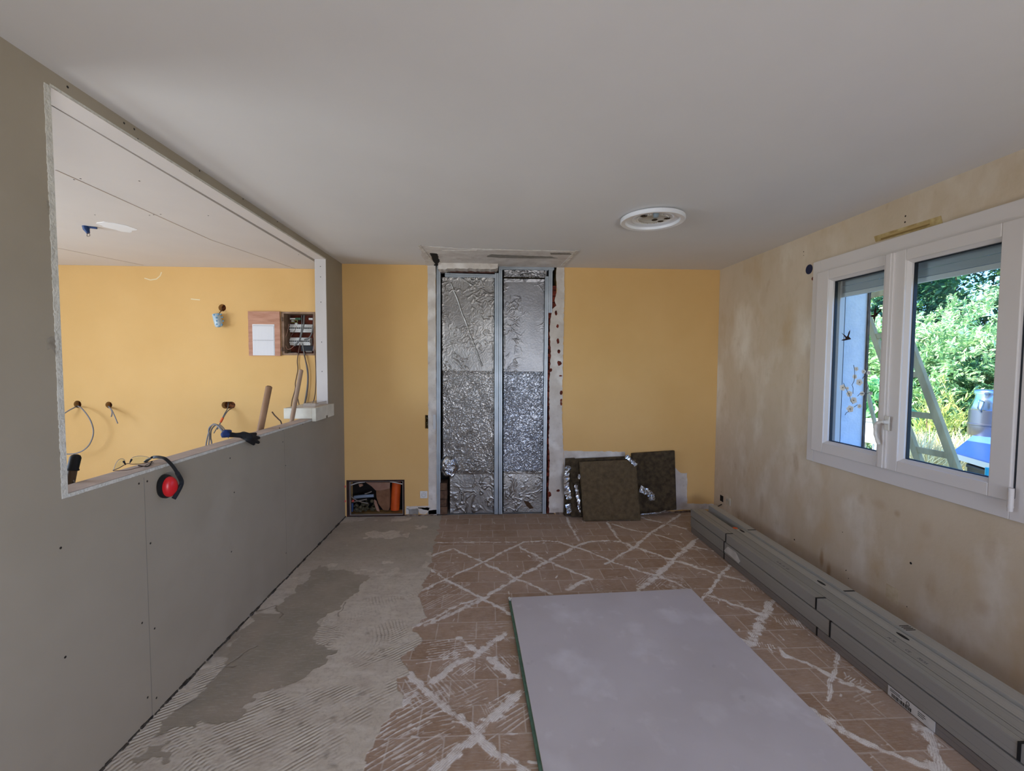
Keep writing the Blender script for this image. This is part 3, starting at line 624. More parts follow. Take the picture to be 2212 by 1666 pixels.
def sash(y0, y1, z0, z1, gy0, gy1, gz0, gz1):
    f = lambda x, y, z: WR(y, z, x)
    mb = MB(); b = .016
    a = (gy0-b, gy1+b, gz0-b, gz1+b)
    mb.box((-.036, y0, z0), (.03, a[0], z1), f).box((-.036, a[1], z0), (.03, y1, z1), f).box((-.036, a[0], a[3]), (.03, a[1], z1), f).box((-.036, a[0], z0), (.03, a[1], a[2]), f)
    s = mb.build('sash', M_white, win, bevel=.004)
    mb = MB()   # sloping glazing bead
    def q(y, z, o): return WR(y, z, o)
    for (A, B, C, E) in (((a[0], a[2]), (a[1], a[2]), (gy1, gz0), (gy0, gz0)), ((a[1], a[2]), (a[1], a[3]), (gy1, gz1), (gy1, gz0)), ((a[1], a[3]), (a[0], a[3]), (gy0, gz1), (gy1, gz1)), ((a[0], a[3]), (a[0], a[2]), (gy0, gz0), (gy0, gz1))):
        mb.hexa([q(*A, .012), q(*B, .012), q(*C, .012), q(*E, .012), q(*A, -.028), q(*B, -.028), q(*C, -.012), q(*E, -.012)])
    mb.build('glazing_bead', M_white, s)
    mb = MB(); ring_frame(mb, gy0-.001, gy1+.001, gz0-.001, gz1+.001, .0045, .0, .02); mb.build('gasket', M_seal, s)
    mb = MB().box((.008, gy0-.008, gz0-.008), (.012, gy1+.008, gz1+.008), f); g = mb.build('pane', gm, s)
    return s
sA = sash(2.505, 3.085, .925, 2.188, 2.562, 2.962, 1.01, 2.108)
sB = sash(1.858, 2.497, .925, 2.188, 1.962, 2.395, 1.005, 2.108)
mb = MB().box((-.047, 2.473, .93), (-.034, 2.535, 2.183), lambda x, y, z: WR(y, z, x)).box((-.053, 2.487, .93), (-.045, 2.520, 2.183), lambda x, y, z: WR(y, z, x)).build('meeting_batten', M_white, win, bevel=.003)
hb = UR(1918, 912, -.05); hy = hb.y; hz = hb.z
M_handle = mat('cream_handle', (206, 200, 190), .3, spec=.6)
mb = MB(); mb.lathe([(.016, 0), (.016, .006), (.012, .012), (.009, .03)], WR(hy, hz, -.052), axis=(-1, 0, 0), seg=20)
hd = mb.build('handle_rosette', M_handle, win, smooth=True); mb = MB().box((-.058, hy-.016, hz-.05), (-.052, hy+.016, hz+.035), lambda x, y, z: WR(y, z, x)); mb.build('handle_plate', M_handle, win, bevel=.004)
lev = spline([WR(hy-.002, hz+.002, -.078), WR(hy+.018, hz-.003, -.085), WR(hy+.036, hz-.02, -.09), WR(hy+.04, hz-.06, -.088), WR(hy+.034, hz-.1, -.084), WR(hy+.02, hz-.135, -.08)], 6)
MB().tube(lev, [.0095+.001*math.sin(i) for i in range(len(lev))], 10).build('handle_lever', M_handle, win, smooth=True)
hp = UR(2186, 1057, -.03)
mb = MB().tube([WR(1.845, .99, -.045), WR(1.845, .905, -.045)], .011, 12).build('hinge', M_white, win, smooth=True)
mb = MB().tube([WR(1.845, .904, -.045), WR(1.845, .885, -.045)], .010, 12).tube([WR(1.845, .91, -.045), WR(1.845, .902, -.045)], .012, 12).build('hinge_pin', M_white, win, smooth=True)
MB().box((-.02, 1.850, .94), (-.012, 1.856, 2.18), lambda x, y, z: WR(y, z, x)).build('sash_gap', M_seal, win)
# shutter: box underside, guide rails, last slats
shut = thing('roller_shutter', 'grey roller shutter raised to the top of the window, only its last slats showing', 'shutter', WR(2.45, 2.2, .1))
M_slat = mat('shutter_slat', (170, 178, 186), .5)
mb = MB()
for k in range(4): mb.box((.082, 1.87, 2.035+k*.045), (.094, 3.0, 2.035+k*.045+.043), lambda x, y, z: WR(y, z, x))
mb.build('slat_curtain', M_slat, shut, bevel=.002)
MB().box((.078, 1.87, 2.005), (.098, 3.0, 2.033), lambda x, y, z: WR(y, z, x)).build('bottom_bar', mat('shutter_bar', (206, 210, 214), .4), shut, bevel=.003)
for a in (1.842, 2.995): MB().box((.068, a, .915), (.105, a+.03, 2.205), lambda x, y, z: WR(y, z, x)).build('guide_rail', M_white, shut, bevel=.002)
MB().box((.07, 3.0155, .92), (.108, 3.0285, 2.0), lambda x, y, z: WR(y, z, x)) 
f = lambda x, y, z: WR(y, z, x)
mb = MB().box((.108, 3.0, .905), (.113, 3.0295, 2.205), f).build('rail_seal', M_seal, shut)
mb = MB().box((.114, 3.018, .905), (.29, 3.0295, 2.207), f); o = mb.build('reveal_lining', M_ext, wr)
mb = MB().box((.062, 1.8405, .9), (.33, 3.0295, .905), f); o = mb.build('outer_sill', mat('outer_sill_stone', (176, 178, 184), .8), wr)
mb = MB().box((.287, 3.008, .88), (.303, 3.035, 2.24), f); o = mb.build('corner_bead', mat('brown_corner_bead', (108, 88, 74), .8, col2=(70, 62, 56), scale=20), wr)
ww = MB().box((.286, YF-.5, -.6), (.30, 1.835, 2.75), f).box((.286, 3.03, -.6), (.30, D+.5, 2.75), f).box((.286, 1.835, 2.215), (.30, 3.03, 2.75), f).box((.286, 1.835, -.6), (.30, 3.03, .90), f).build('exterior_facing', M_ext, wr)
# decals on the left pane
M_swal = mat('dark_decal', (34, 13, 15), .5); M_petal = mat('pale_decal', (240, 240, 236), .6); M_twig = mat('twig_decal', (56, 50, 48), .6)
def decal(px0, px1, s0, off=.004): return [UR(*q, off=off) for q in px0]
swA = [(729, 1157), (722, 1215), (705, 1262), (722, 1283), (745, 1304), (728, 1314), (700, 1318), (668, 1326), (625, 1335), (583, 1328), (612, 1312), (650, 1305), (652, 1285), (620, 1240), (588, 1205), (640, 1240), (672, 1270), (690, 1245), (705, 1195)]
swB = [(1147, 770), (1160, 830), (1155, 878), (1180, 870), (1225, 820), (1262, 815), (1225, 850), (1190, 885), (1178, 912), (1145, 945), (1135, 985), (1132, 1050), (1115, 1000), (1105, 950), (1080, 945), (1058, 930), (1082, 915), (1115, 905), (1120, 850), (1132, 810)]
for pts, lab in ((swA, 'lower swallow silhouette decal on the left window pane'), (swB, 'upper swallow silhouette decal on the left window pane')):
    P = [UR(1740+x*220/1666, 560+y*220/1666, .006) for x, y in pts]
    o = MB().prism(P, (.0012, 0, 0)).build('bird_decal', M_swal); tag(o, lab, 'window sticker', 'swallow decals on the left pane')
bd = thing('blossom_decal', 'blossom branch decal low on the left window pane', 'window sticker', UR(1850, 850, .006))
def wz(x, y, off=.006): return UR(1780+x*180/1071, 740+y*280/1666, off)
mb = MB()
for l in ([(380, 290), (392, 350), (395, 440), (385, 500), (360, 545), (375, 590), (372, 660)], [(250, 520), (275, 580), (300, 630), (330, 690), (345, 750), (370, 790)], [(430, 690), (460, 660), (500, 655), (545, 660), (600, 640), (648, 632)], [(270, 935), (285, 905), (320, 885)], [(385, 830), (430, 800)], [(495, 465), (525, 420), (560, 360), (575, 300), (600, 265)], [(545, 620), (575, 545)]):
    mb.tube([wz(*q) for q in l], .0016, 5)
mb.build('twig', M_twig, bd)
for x, y, r in [(415, 340, 25), (395, 440, 28), (455, 512, 40), (510, 375, 25), (570, 390, 25), (240, 580, 38), (325, 660, 36), (380, 745, 40), (335, 855, 42), (490, 658, 28), (455, 820, 26), (600, 655, 24), (300, 590, 20)]:
    mb = MB(); mc = MB()
    for k in range(5):
        t = k*1.2566+x; c = (x+r*.6*math.cos(t), y+r*.6*math.sin(t)); mb.prism([wz(c[0]+r*.55*math.cos(a), c[1]+r*.55*math.sin(a), .0065) for a in np.linspace(0, 5.5, 8)], (.0006, 0, 0))
    mc.prism([wz(x+r*.2*math.cos(a), y+r*.2*math.sin(a), .0055) for a in np.linspace(0, 5.5, 7)], (.0005, 0, 0))
    bl_ = mb.build('blossom', M_petal, bd); mc.build('blossom_centre', mat('olive_decal', (128, 120, 80), .6), bl_)
# stripped vent slot above the window
q0, q1, q2, q3 = UR(1888, 508), UR(2034, 465), UR(2038, 485), UR(1890, 526)
z0v, z1v = (q3.z+.003, q0.z+.01)
vent = thing('vent_outline', 'yellowed outline of a removed vent, a slot above the window', 'vent', WR(2.45, 2.3, 0))
M_glue = mat('yellowed_glue', (190, 168, 118), .8, col2=(160, 134, 84), scale=25)
mb = MB(); mb.prism([UR(*q) for q in [(1888, 511), (2033, 466), (2037, 483), (1892, 523)]], (-.0012, 0, 0)); mb.build('glue_border', M_glue, vent)
mb = MB(); mb.prism([UR(*q, off=-.0012) for q in [(1902, 512), (2010, 477), (2011, 485), (1903, 519)]], (-.0015, 0, 0)); mb.build('slot', mat('slot_paint', (176, 150, 100), .8), vent)
mb = MB(); mb.prism([UR(*q, off=-.0027) for q in [(1903, 519), (2008, 486), (2008, 483), (1903, 515)]], (-.001, 0, 0)); mb.build('slot_edge', mat('slot_dark', (134, 108, 62), .8), vent)
# hole, holes and ghost marks of the right wall
c = UR(1748, 582)
mb = MB(); n = 28; k0 = []
o = thing('junction_box', 'round dark blue junction box hole left of the window frame', 'junction box', WR(c.y, c.z, 0))
M_blue = mat('navy_plastic', (22, 34, 66), .45)
mb.lathe([(.0355, -.0015), (.0355, .0), (.031, 0.0), (.030, .035), (.001, .035)], WR(c.y, c.z, -.0), axis=(1, 0, 0), seg=32); mb.build('round_cup', M_blue, o, smooth=True)
mb = MB().tube([WR(c.y, c.z+.01, .03), WR(c.y+.008, c.z, .012), WR(c.y-.004, c.z-.01, .028)], .003, 6).build('wire', mat('grey_cable', (120, 122, 126), .5), o)
mb = MB()
for (x, y, r) in [(1967.5, 1217, .007), (1926, 1281, .009), (1558, 1063, .004), (1716, 1166, .006), (1820, 1150, .003), (1827, 1233, .003), (1736, 544, .004), (1736, 552, .003), (1956, 467, .005), (1955, 480, .005), (1828, 1232, .003), (1754, 600, .0), (1959, 1311, .003), (1833, 1250, .003)]:
    if r: mb.lathe([(r*.1, -.0008), (r, -.0004), (r, .001)], UR(x, y), axis=(1, 0, 0), seg=10)
o = mb.build('nail_holes', mat('hole_black', (34, 28, 24), .95), wr); o['kind'] = 'stuff'
mb = MB(); mb.lathe([(.001, -.001), (.013, -.0008), (.014, .001)], UR(1756, 602), axis=(1, 0, 0), seg=12); mb.build('brick_chip', M_brick, wr)
gs = UR(1927, 1284); mb = MB(); f = lambda x, y, z: WR(y, z, x)
mb.box((-.001, gs.y-.04, gs.z-.045), (.0, gs.y+.04, gs.z+.045), f); mb.build('socket_ghost', mat('pale_patch', (200, 184, 156), .85, col2=(184, 164, 132), scale=20), wr)

# ------------------------------------------------------------------ sockets & switch boxes
def socket(c, label, cat, face, name, yaw=0):
    t = thing(name, label, cat, c)
    R_ = Matrix.Rotation(yaw, 3, 'Z'); T = lambda x, y, z: Vector(c) + R_ @ Vector((x, y, z))
    mb = MB().box((-.037, -.01, -.037), (.037, 0, .037), T); mb.build('cover_plate', face, t, bevel=.004)
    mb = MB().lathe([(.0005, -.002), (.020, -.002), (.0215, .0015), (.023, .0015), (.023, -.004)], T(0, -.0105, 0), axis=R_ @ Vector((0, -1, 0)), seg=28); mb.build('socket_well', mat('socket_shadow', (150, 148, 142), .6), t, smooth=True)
    mb = MB()
    for x in (-.0095, .0095): mb.lathe([(.0025, 0), (.0025, .001)], T(x, -.0095, 0), axis=R_ @ Vector((0, -1, 0)), seg=8)
    mb.build('pin_holes', M_dark, t); MB().tube([T(0, -.0095, .011), T(0, -.02, .011)], .0024, 8).build('earth_pin', mat('steel_pin', (150, 150, 150), .3, 1), t)
    return t
c = U(915.5, 1068.5, 1, D); socket(c, 'white wall socket low on the yellow wall beside the doorway', 'socket', mat('white_socket', (216, 214, 210), .35), 'wall_socket')
c = UR(1574, 1083); socket((XR(c.y), c.y, c.z), 'small pale wall socket low in the far right corner', 'socket', mat('cream_socket', (196, 184, 162), .5), 'wall_socket', yaw=-math.pi/2)
c = UR(1559, 1077); mb = MB().box((-.0012, c.y-.03, c.z-.03), (.0, c.y+.03, c.z+.03), f); o = mb.build('socket_recess', M_dark, wr); o['label'] = 'black square recess beside the corner socket'
c = UR(1553, 1094); mb = MB().tube(spline([WR(c.y-.06, c.z+.04, -.004), WR(c.y, c.z, -.01), WR(c.y+.05, c.z-.035, -.02)], 5), .004, 6); o = mb.build('loose_wire', mat('dark_wire', (58, 52, 46), .7)); tag(o, 'short dark wire hanging out of the corner wall recess', 'wire')
# square switch hole beside the doorway strip
a, b = sqh[0], sqh[1]
sb = thing('switch_box', 'old switch box in a square hole left of the doorway', 'switch box', ((a+b)/2, D, sqh[2]))
mb = MB().box((b-.018, D-.014, sqh[2]-.004), (b+.008, D+.03, sqh[3]+.004)); mb.build('white_side', mat('white_box', (196, 198, 200), .5), sb)
mb = MB(); rg = random.Random(3)
for k in range(26): x, z = rg.uniform(a+.006, b-.03), rg.uniform(sqh[2]+.006, sqh[3]-.006); r = rg.uniform(.006, .013); mb.lathe([(r*.3, -r), (r, -r*.3), (r, .01), (r*.4, .03)], (x, D+.03+rg.uniform(0, .02), z), axis=(0, -1, 0), seg=7)
mb.build('mineral_filling', mat('moss_wool', (120, 108, 74), .95, col2=(60, 50, 34), scale=60, bump=.6), sb)

# ------------------------------------------------------------------ ceiling lamp base
lc = U(1409.5, 468, 2, H)
lamp = thing('ceiling_lamp', 'round white ceiling lamp base without its cover', 'lamp', (lc.x, lc.y, H))
M_lamp = mat('white_enamel', (222, 224, 228), .3, spec=.5)
R0 = .203
MB().lathe([(R0-.02, 0), (R0, -.012), (R0+.002, -.03), (R0-.004, -.036), (R0-.03, -.033), (R0-.036, -.018), (R0-.05, -.014), (R0-.07, -.014), (R0-.073, -.018), (R0-.078, -.018), (R0-.082, -.014), (.001, -.014)], (lc.x, lc.y, H), seg=72).build('dished_ring', M_lamp, lamp, smooth=True)
mb = MB(); md = MB()
for k in range(40):
    t = 2*math.pi*k/40; mb.lathe([(.004, 0), (.003, -.004)], (lc.x+.098*math.cos(t), lc.y+.098*math.sin(t), H-.014), seg=8)
for k in range(24):
    t = 2*math.pi*k/24; mb.lathe([(.0035, 0), (.003, -.003)], (lc.x+.074*math.cos(t), lc.y+.074*math.sin(t), H-.014), seg=8)
mb.build('lamp_studs', mat('lamp_cream', (206, 200, 188), .5), lamp)
MB().lathe([(.088, 0), (.088, -.002), (.084, -.003), (.062, -.003), (.06, -.001)], (lc.x, lc.y, H-.014), seg=48).build('inner_plate', mat('lamp_plate', (186, 182, 174), .5), lamp, smooth=True)
for x, y, rx, ry in [(1391, 467, .022, .013), (1414, 475, .018, .014), (1427, 478, .02, .010), (1441, 472, .02, .012)]:
    q = U(x, y, 2, H-.017); MB().prism([(q.x+rx*math.cos(a), q.y+ry*math.sin(a)*1.6, H-.0172) for a in np.linspace(0, 5.8, 12)], (0, 0, -.0008)).build('cut_slot', mat('slot_brown', (66, 52, 38), .9), lamp)
q = U(1417, 467, 2, H-.03); MB().lathe([(.018, 0), (.016, -.022), (.010, -.026)], (q.x, q.y, H-.014), seg=20).build('cable_gland', mat('gland_blue', (130, 142, 150), .4), lamp, smooth=True)

# ------------------------------------------------------------------ doorway: foil insulation and metal framing
def foil_mat(name, col, col2, rough):
    m = mat(name, col, rough, 1, col2=col2, scale=5, bump=.12, bscale=60, contrast=(.4, .7)); return m
M_foilA = foil_mat('crumpled_foil', (150, 147, 143), (128, 124, 120), .40); M_foilB = foil_mat('foil_window_tint', (138, 137, 138), (122, 121, 123), .40)  # right-hand foil: cool window reflection put into the colour
def fine(name, a, b): 
    m = mat(name, a, .36, 1, col2=b, scale=7, contrast=(.35, .65)); nt = m.node_tree; N = nt.nodes; v = N.new('ShaderNodeTexVoronoi'); v.feature = 'DISTANCE_TO_EDGE'; v.inputs['Scale'].default_value = 34
    tc = N.new('ShaderNodeTexCoord'); nz = N.new('ShaderNodeTexNoise'); nz.inputs['Scale'].default_value = 18; nz.inputs['Detail'].default_value = 4; mx = N.new('ShaderNodeMix'); mx.data_type = 'VECTOR'; mx.inputs[0].default_value = .12
    nt.links.new(tc.outputs['Object'], nz.inputs['Vector']); nt.links.new(tc.outputs['Object'], mx.inputs[4]); nt.links.new(nz.outputs['Color'], mx.inputs[5]); nt.links.new(mx.outputs[1], v.inputs['Vector'])
    r = N.new('ShaderNodeMapRange'); r.inputs[2].default_value = .12; nt.links.new(v.outputs['Distance'], r.inputs[0]); bp = N.new('ShaderNodeBump'); bp.inputs['Strength'].default_value = .55; bp.inputs['Distance'].default_value = .004; nt.links.new(r.outputs[0], bp.inputs['Height']); nt.links.new(bp.outputs[0], N['Principled BSDF'].inputs['Normal']); return m
M_foilE = fine('crazed_foil', (156, 152, 148), (132, 128, 124)); M_foilF = fine('crazed_foil_window_tint', (150, 153, 160), (128, 130, 136))  # the cooler copy carries the window's bluish reflection in its colour
M_wool = mat('mineral_wool', (88, 74, 54), 1, col2=(58, 48, 34), scale=30, bump=1, bscale=120)
def foil_panel(px, label, mf, seed, crumple, yb=.045, folds=1.0, diag=None, wav=1.0):
    P = [U(*q, 1, D+yb) for q in px]       # tl tr br bl
    x0 = (P[0].x+P[3].x)/2; x1 = (P[1].x+P[2].x)/2; z1 = (P[0].z+P[1].z)/2; z0 = max((P[2].z+P[3].z)/2, .006)
    t = thing('insulation_panel', label, 'insulation', ((x0+x1)/2, D+yb+.03, z0), 'foil-faced insulation panels in the doorway')
    nx = int((x1-x0)/.0035); nz = int((z1-z0)/.0035); X, Z = np.meshgrid(np.linspace(x0, x1, nx), np.linspace(z0, z1, nz))
    rid = lambda f_, s_, o_=3: 1-np.abs(2*vnoise(X+.3*vnoise(X, Z, 6, s_+40), Z+.3*vnoise(X, Z, 6, s_+41), f_, s_, o_)-1)
    Y = -.012*(vnoise(X, Z, 3, seed, 2)-.5)*wav
    m1 = np.clip((vnoise(X, Z, 4, seed+3, 2)-.48)*5, 0, 1)
    Y -= folds*.004*m1*np.clip(rid(9, seed+1, 3)-.9, 0, 1)/.10
    Y -= crumple*.0026*(rid(42, seed+2, 2)**3)
    m2 = np.clip((vnoise(X, Z, 7, seed+8, 2)-.60)*8, 0, 1); Y -= .003*m2*np.clip(rid(24, seed+9, 2)-.8, 0, 1)/.2
    e = np.minimum.reduce([X-x0, x1-X, z1-Z])/.03; Y -= np.clip(1-e, 0, 1)*.006*rid(18, seed+6, 2)**2
    if diag:
        a = U(*diag[0], 1, D+yb); b = U(*diag[1], 1, D+yb); dd = seg_dist(X+.02*(vnoise(X, Z, 12, 77)-.5), Z, (a.x, a.z), (b.x, b.z)); Y -= .005*np.clip(1-dd/.008, 0, 1)
    e2 = np.minimum.reduce([X-x0, x1-X])/.012; Y += np.clip(1-e2, 0, 1)**2*.012
    o = gridmesh('foil_facing', X, D+yb+Y, Z, mf, t)
    MB().box((x0, D+yb+.016, z0), (x1, D+yb+.075, z1)).build('wool_core', M_wool, t)
    return t
foil_panel([(953, 600), (1069, 600), (1069, 801.5), (953, 801.5)], 'upper left foil-faced insulation panel with a long diagonal crease', M_foilA, 3, .3, diag=((975, 612), (1042, 790)))
foil_panel([(954, 802), (1069, 802), (1069, 1018), (956, 1018)], 'middle left foil-faced insulation panel, densely wrinkled and crazed', M_foilE, 13, 1.0, folds=.3)
foil_panel([(970, 1018.5), (1069, 1018.5), (1069, 1109), (970, 1109)], 'bottom left foil-faced insulation panel with loose folds near the floor', M_foilA, 23, .35, yb=.05, folds=1.5)
foil_panel([(1087, 584), (1183, 584), (1183, 599), (1087, 599)], 'narrow crumpled foil-faced offcut at the top right of the doorway', M_foilB, 63, .8, yb=.03, folds=2)
foil_panel([(1086, 603), (1179, 603), (1178, 803), (1086, 803)], 'upper right foil-faced insulation panel, mostly smooth', M_foilB, 33, .12, folds=.5, wav=.6)
foil_panel([(1086, 803.5), (1178, 803.5), (1176, 1017.5), (1086, 1017.5)], 'middle right foil-faced insulation panel, crumpled in its upper half', M_foilF, 45, .8, folds=.8)
foil_panel([(1086, 1018), (1176, 1018), (1175, 1109), (1086, 1109)], 'bottom right foil-faced insulation panel with a small torn hole', M_foilA, 53, .3, yb=.05, folds=1.4)
a = [U(*q, 1, D+.035) for q in [(1131, 1082), (1142, 1084), (1153, 1098), (1145, 1100), (1138, 1094)]]
o = MB().prism(a, (0, .004, 0)).build('torn_hole', mat('hole_brown', (70, 52, 36), .95), bpy.data.objects['insulation_panel.006']); o.matrix_parent_inverse = Matrix.Translation(-bpy.data.objects['insulation_panel.006'].location)
# crumpled foil tape and loose pieces on the left panel
def crumple_sheet(pts, name, m, seed, amp=.02, parent=None, yy=None):
    X0 = min(p.x for p in pts); X1 = max(p.x for p in pts); Z0_ = min(p.z for p in pts); Z1_ = max(p.z for p in pts); Y_ = yy
    n = 40; u, v = np.meshgrid(np.linspace(0, 1, n), np.linspace(0, 1, n)); r = .5*(1+.35*(vnoise(np.cos(6.28*u), np.sin(6.28*u), 2, seed)-.5)*2)*v
    X = (X0+X1)/2 + (X1-X0)*r*np.cos(2*np.pi*u); Z = (Z0_+Z1_)/2+(Z1_-Z0_)*r*np.sin(2*np.pi*u)
    Y = Y_-amp*vnoise(X, Z, 40, seed, 3)*1.6*(1-v**4)
    return gridmesh(name, X, Y, Z, m, parent)
M_foilC = foil_mat('bright_foil', (206, 210, 216), (180, 190, 205), .22)
p = [U(953, 983, 1, D+.02), U(990, 1032, 1, D+.02)]
o = crumple_sheet(p, 'foil_scrap', M_foilC, 5, .045, None, D+.02); tag(o, 'crumpled ball of foil tape hanging at the left edge of the insulation', 'foil')
M_stud = mat('galvanised_steel', (150, 158, 164), .42, .55, col2=(168, 174, 180), scale=6)
M_studd = mat('steel_groove', (92, 98, 104), .5, .5)
def cstud(px_top, px_bot, wd, label, depth=.048, y0=.0, face_right=True, horiz=False, name='metal_stud'):
    A = U(*px_top, 1, D+y0); B_ = U(*px_bot, 1, D+y0); B_.z = max(B_.z, .004) if not horiz else B_.z
    d = (B_-A).normalized(); n = Vector((-d.z, 0, d.x))
    if (not horiz and n.x < 0) or (horiz and n.z > 0): n = -n
    t = thing(name, label, 'metal stud' if not horiz else 'metal track', B_ if B_.z < A.z else A)
    back = Vector((0, depth, 0)); g = .0012
    mb = MB()
    def slab(o0, o1, y_0, y_1): mb.hexa([A+n*o0+Vector((0, y_0, 0)), A+n*o1+Vector((0, y_0, 0)), A+n*o1+Vector((0, y_1, 0)), A+n*o0+Vector((0, y_1, 0)), B_+n*o0+Vector((0, y_0, 0)), B_+n*o1+Vector((0, y_0, 0)), B_+n*o1+Vector((0, y_1, 0)), B_+n*o0+Vector((0, y_1, 0))])
    slab(0, wd, 0, g); slab(0, g, g, depth) if face_right else slab(wd-g, wd, g, depth); slab(0, wd, depth-g, depth)
    mb.build('channel', M_stud, t)
    mb = MB(); k = .5
    slab(wd*.42, wd*.50, -.0004, 0); mb.build('pressed_groove', M_studd, t)
    return t, A, B_, n
cstud((943, 574), (943, 1111), .036, 'leftmost galvanised stud standing against the left side of the doorway', y0=-.006)
cstud((1069, 590), (1068, 1111), .036, 'left one of the paired galvanised studs in the middle of the doorway', y0=-.004)
cstud((1077.5, 575), (1077.5, 1111), .034, 'right one of the paired galvanised studs in the middle of the doorway', y0=-.004, face_right=False)
cstud((1178, 597), (1172, 1111), .034, 'rightmost full-height galvanised stud standing before the broken brick edge', y0=.0, face_right=False)
cstud((1186, 580), (1185, 676), .036, 'short galvanised stud piece at the upper right corner of the doorway', y0=-.006, face_right=False)
cstud((961, 590), (1076, 593), .034, 'lower galvanised track above the left insulation panels', y0=-.003, horiz=True, name='metal_track')
cstud((1078, 575), (1197, 577), .028, 'upper galvanised track above the right insulation panels', y0=-.010, horiz=True, name='metal_track')

# ------------------------------------------------------------------ floor-level hatch with pipes
hx0, hx1, hz0_, hz1_ = niche
hat = thing('floor_hatch', 'open rusty-framed service hatch low in the yellow wall', 'hatch', ((hx0+hx1)/2, D, hz0_))
M_fr = mat('brown_frame', (62, 38, 32), .8, col2=(40, 26, 24), scale=20); M_fl = mat('dull_frame_lip', (128, 118, 110), .6, .3)
mb = MB()
for a, b in (((hx0, D-.004, hz0_), (hx0+.028, D+.03, hz1_)), ((hx1-.014, D-.004, hz0_), (hx1, D+.03, hz1_)), ((hx0+.028, D-.004, hz1_-.014), (hx1-.014, D+.03, hz1_)), ((hx0+.028, D-.004, hz0_), (hx1-.014, D+.03, hz0_+.012))): mb.box(a, b)
mb.build('outer_frame', M_fr, hat)
mb = MB()
for a, b in (((hx0+.028, D-.002, hz0_+.012), (hx0+.038, D+.02, hz1_-.014)), ((hx1-.022, D+.002, hz0_+.012), (hx1-.014, D+.02, hz1_-.014)), ((hx0+.038, D-.002, hz0_+.012), (hx1-.022, D+.02, hz0_+.022)), ((hx0+.038, D+.004, hz1_-.020), (hx1-.022, D+.02, hz1_-.014))): mb.box(a, b)
mb.build('inner_lip', M_fl, hat)
def nb(x, y, dy): q = U(730+x*230/2212, 1010+y*120/1154, 1, D+dy); q.z = max(q.z, .03); q.x = min(max(q.x, -1.385), -.84); return q
def px_tube(name, pts, r, m, label, cat, group=None, seg=10, sm=6):
    o = MB().tube(spline(pts, sm), r, seg).build(name, m, smooth=True); return tag(o, label, cat, group)
M_or = mat('orange_plastic', (214, 92, 34), .45, col2=(186, 70, 28), scale=6)
px_tube('orange_pipe', [nb(1215, 300, .12), nb(1200, 600, .12), nb(1185, 900, .12)], .046, M_or, 'thick orange pipe at the right end of the floor hatch', 'pipe', seg=20)
M_gr = mat('grey_pipe', (120, 132, 148), .4)
px_tube('grey_pipe', [nb(340, 620, .08), nb(520, 600, .07), nb(745, 585, .08)], .017, M_gr, 'bluish grey pipe lying across the left half of the floor hatch', 'pipe')
px_tube('thin_conduit', [nb(560, 550, .06), nb(640, 525, .06), nb(700, 500, .07)], .006, M_fl, 'thin pale conduit above the grey pipe in the floor hatch', 'conduit')
px_tube('thin_cable', [nb(270, 600, .04), nb(400, 690, .035), nb(630, 750, .05)], .005, M_fl, 'thin pale cable slanting down inside the floor hatch', 'cable')
px_tube('thin_cable', [nb(330, 720, .04), nb(450, 690, .04), nb(600, 660, .05)], .006, M_fl, 'thin pale cable under the grey pipe in the floor hatch', 'cable')
px_tube('loose_strap', [nb(245, 375, .02), nb(400, 325, .02), nb(560, 300, .02)], .0065, mat('pale_strap', (170, 164, 158), .6), 'pale strap sloping under the top left corner of the hatch frame', 'strap')
px_tube('loose_strap', [nb(1080, 295, .012), nb(1200, 315, .012), nb(1350, 350, .012)], .0065, mat('pale_strap', (170, 164, 158), .6), 'pale strap sloping under the top right corner of the hatch frame', 'strap')
px_tube('grey_pipe', [nb(290, 950, .08), nb(295, 850, .08), nb(290, 740, .08)], .014, mat('blue_pipe', (46, 66, 104), .4), 'short dark blue pipe upright at the left of the floor hatch', 'pipe')
M_card = mat('brown_felt', (134, 96, 70), .9, col2=(110, 76, 54), scale=14, bump=.4)
def sheet(pxs, dy, name, m, label, cat, th=.02, tilt=0):
    P = [nb(x, y, dy) for x, y in pxs]; o = MB().prism(P, (0, th, 0)).build(name, m, bevel=.004); return tag(o, label, cat)
sheet([(570, 310), (1080, 310), (1075, 440), (880, 485), (780, 480), (700, 400)], .05, 'cardboard_piece', mat('pinkish_card', (158, 122, 102), .9, col2=(140, 104, 86), scale=10), 'pinkish cardboard piece at the top of the floor hatch', 'cardboard')
sheet([(790, 480), (1075, 440), (1085, 600), (1070, 860), (1040, 905), (940, 890), (840, 760), (795, 620)], .085, 'felt_bundle', M_card, 'bulky brown wrapped bundle in the middle of the floor hatch', 'bundle', .05)
sheet([(745, 670), (790, 700), (860, 900), (860, 925), (800, 900), (750, 760)], .05, 'cardboard_piece', mat('pinkish_card', (158, 122, 102), .9), 'narrow curled cardboard piece left of the brown bundle', 'cardboard')
sheet([(420, 350), (500, 340), (525, 380), (450, 415)], .09, 'cardboard_piece', mat('pinkish_card', (158, 122, 102), .9), 'small cardboard scrap in the dark top left of the hatch', 'cardboard')
mb = MB(); rg = random.Random(8)
for k in range(60):
    q = nb(rg.uniform(340, 780), 900-abs(rg.gauss(0, 75)), rg.uniform(.05, .14)); r = rg.uniform(.008, .02); mb.lathe([(r*.3, -r), (r, -r*.2), (r*.8, r*.6), (r*.2, r)], q, axis=(rg.uniform(-1, 1), rg.uniform(-1, 1), 1), seg=7)
o = mb.build('rubble', mat('hatch_rubble', (96, 88, 66), .95, col2=(60, 54, 42), scale=40)); tag(o, 'grey-green rubble at the bottom of the floor hatch', 'rubble', kind='stuff')
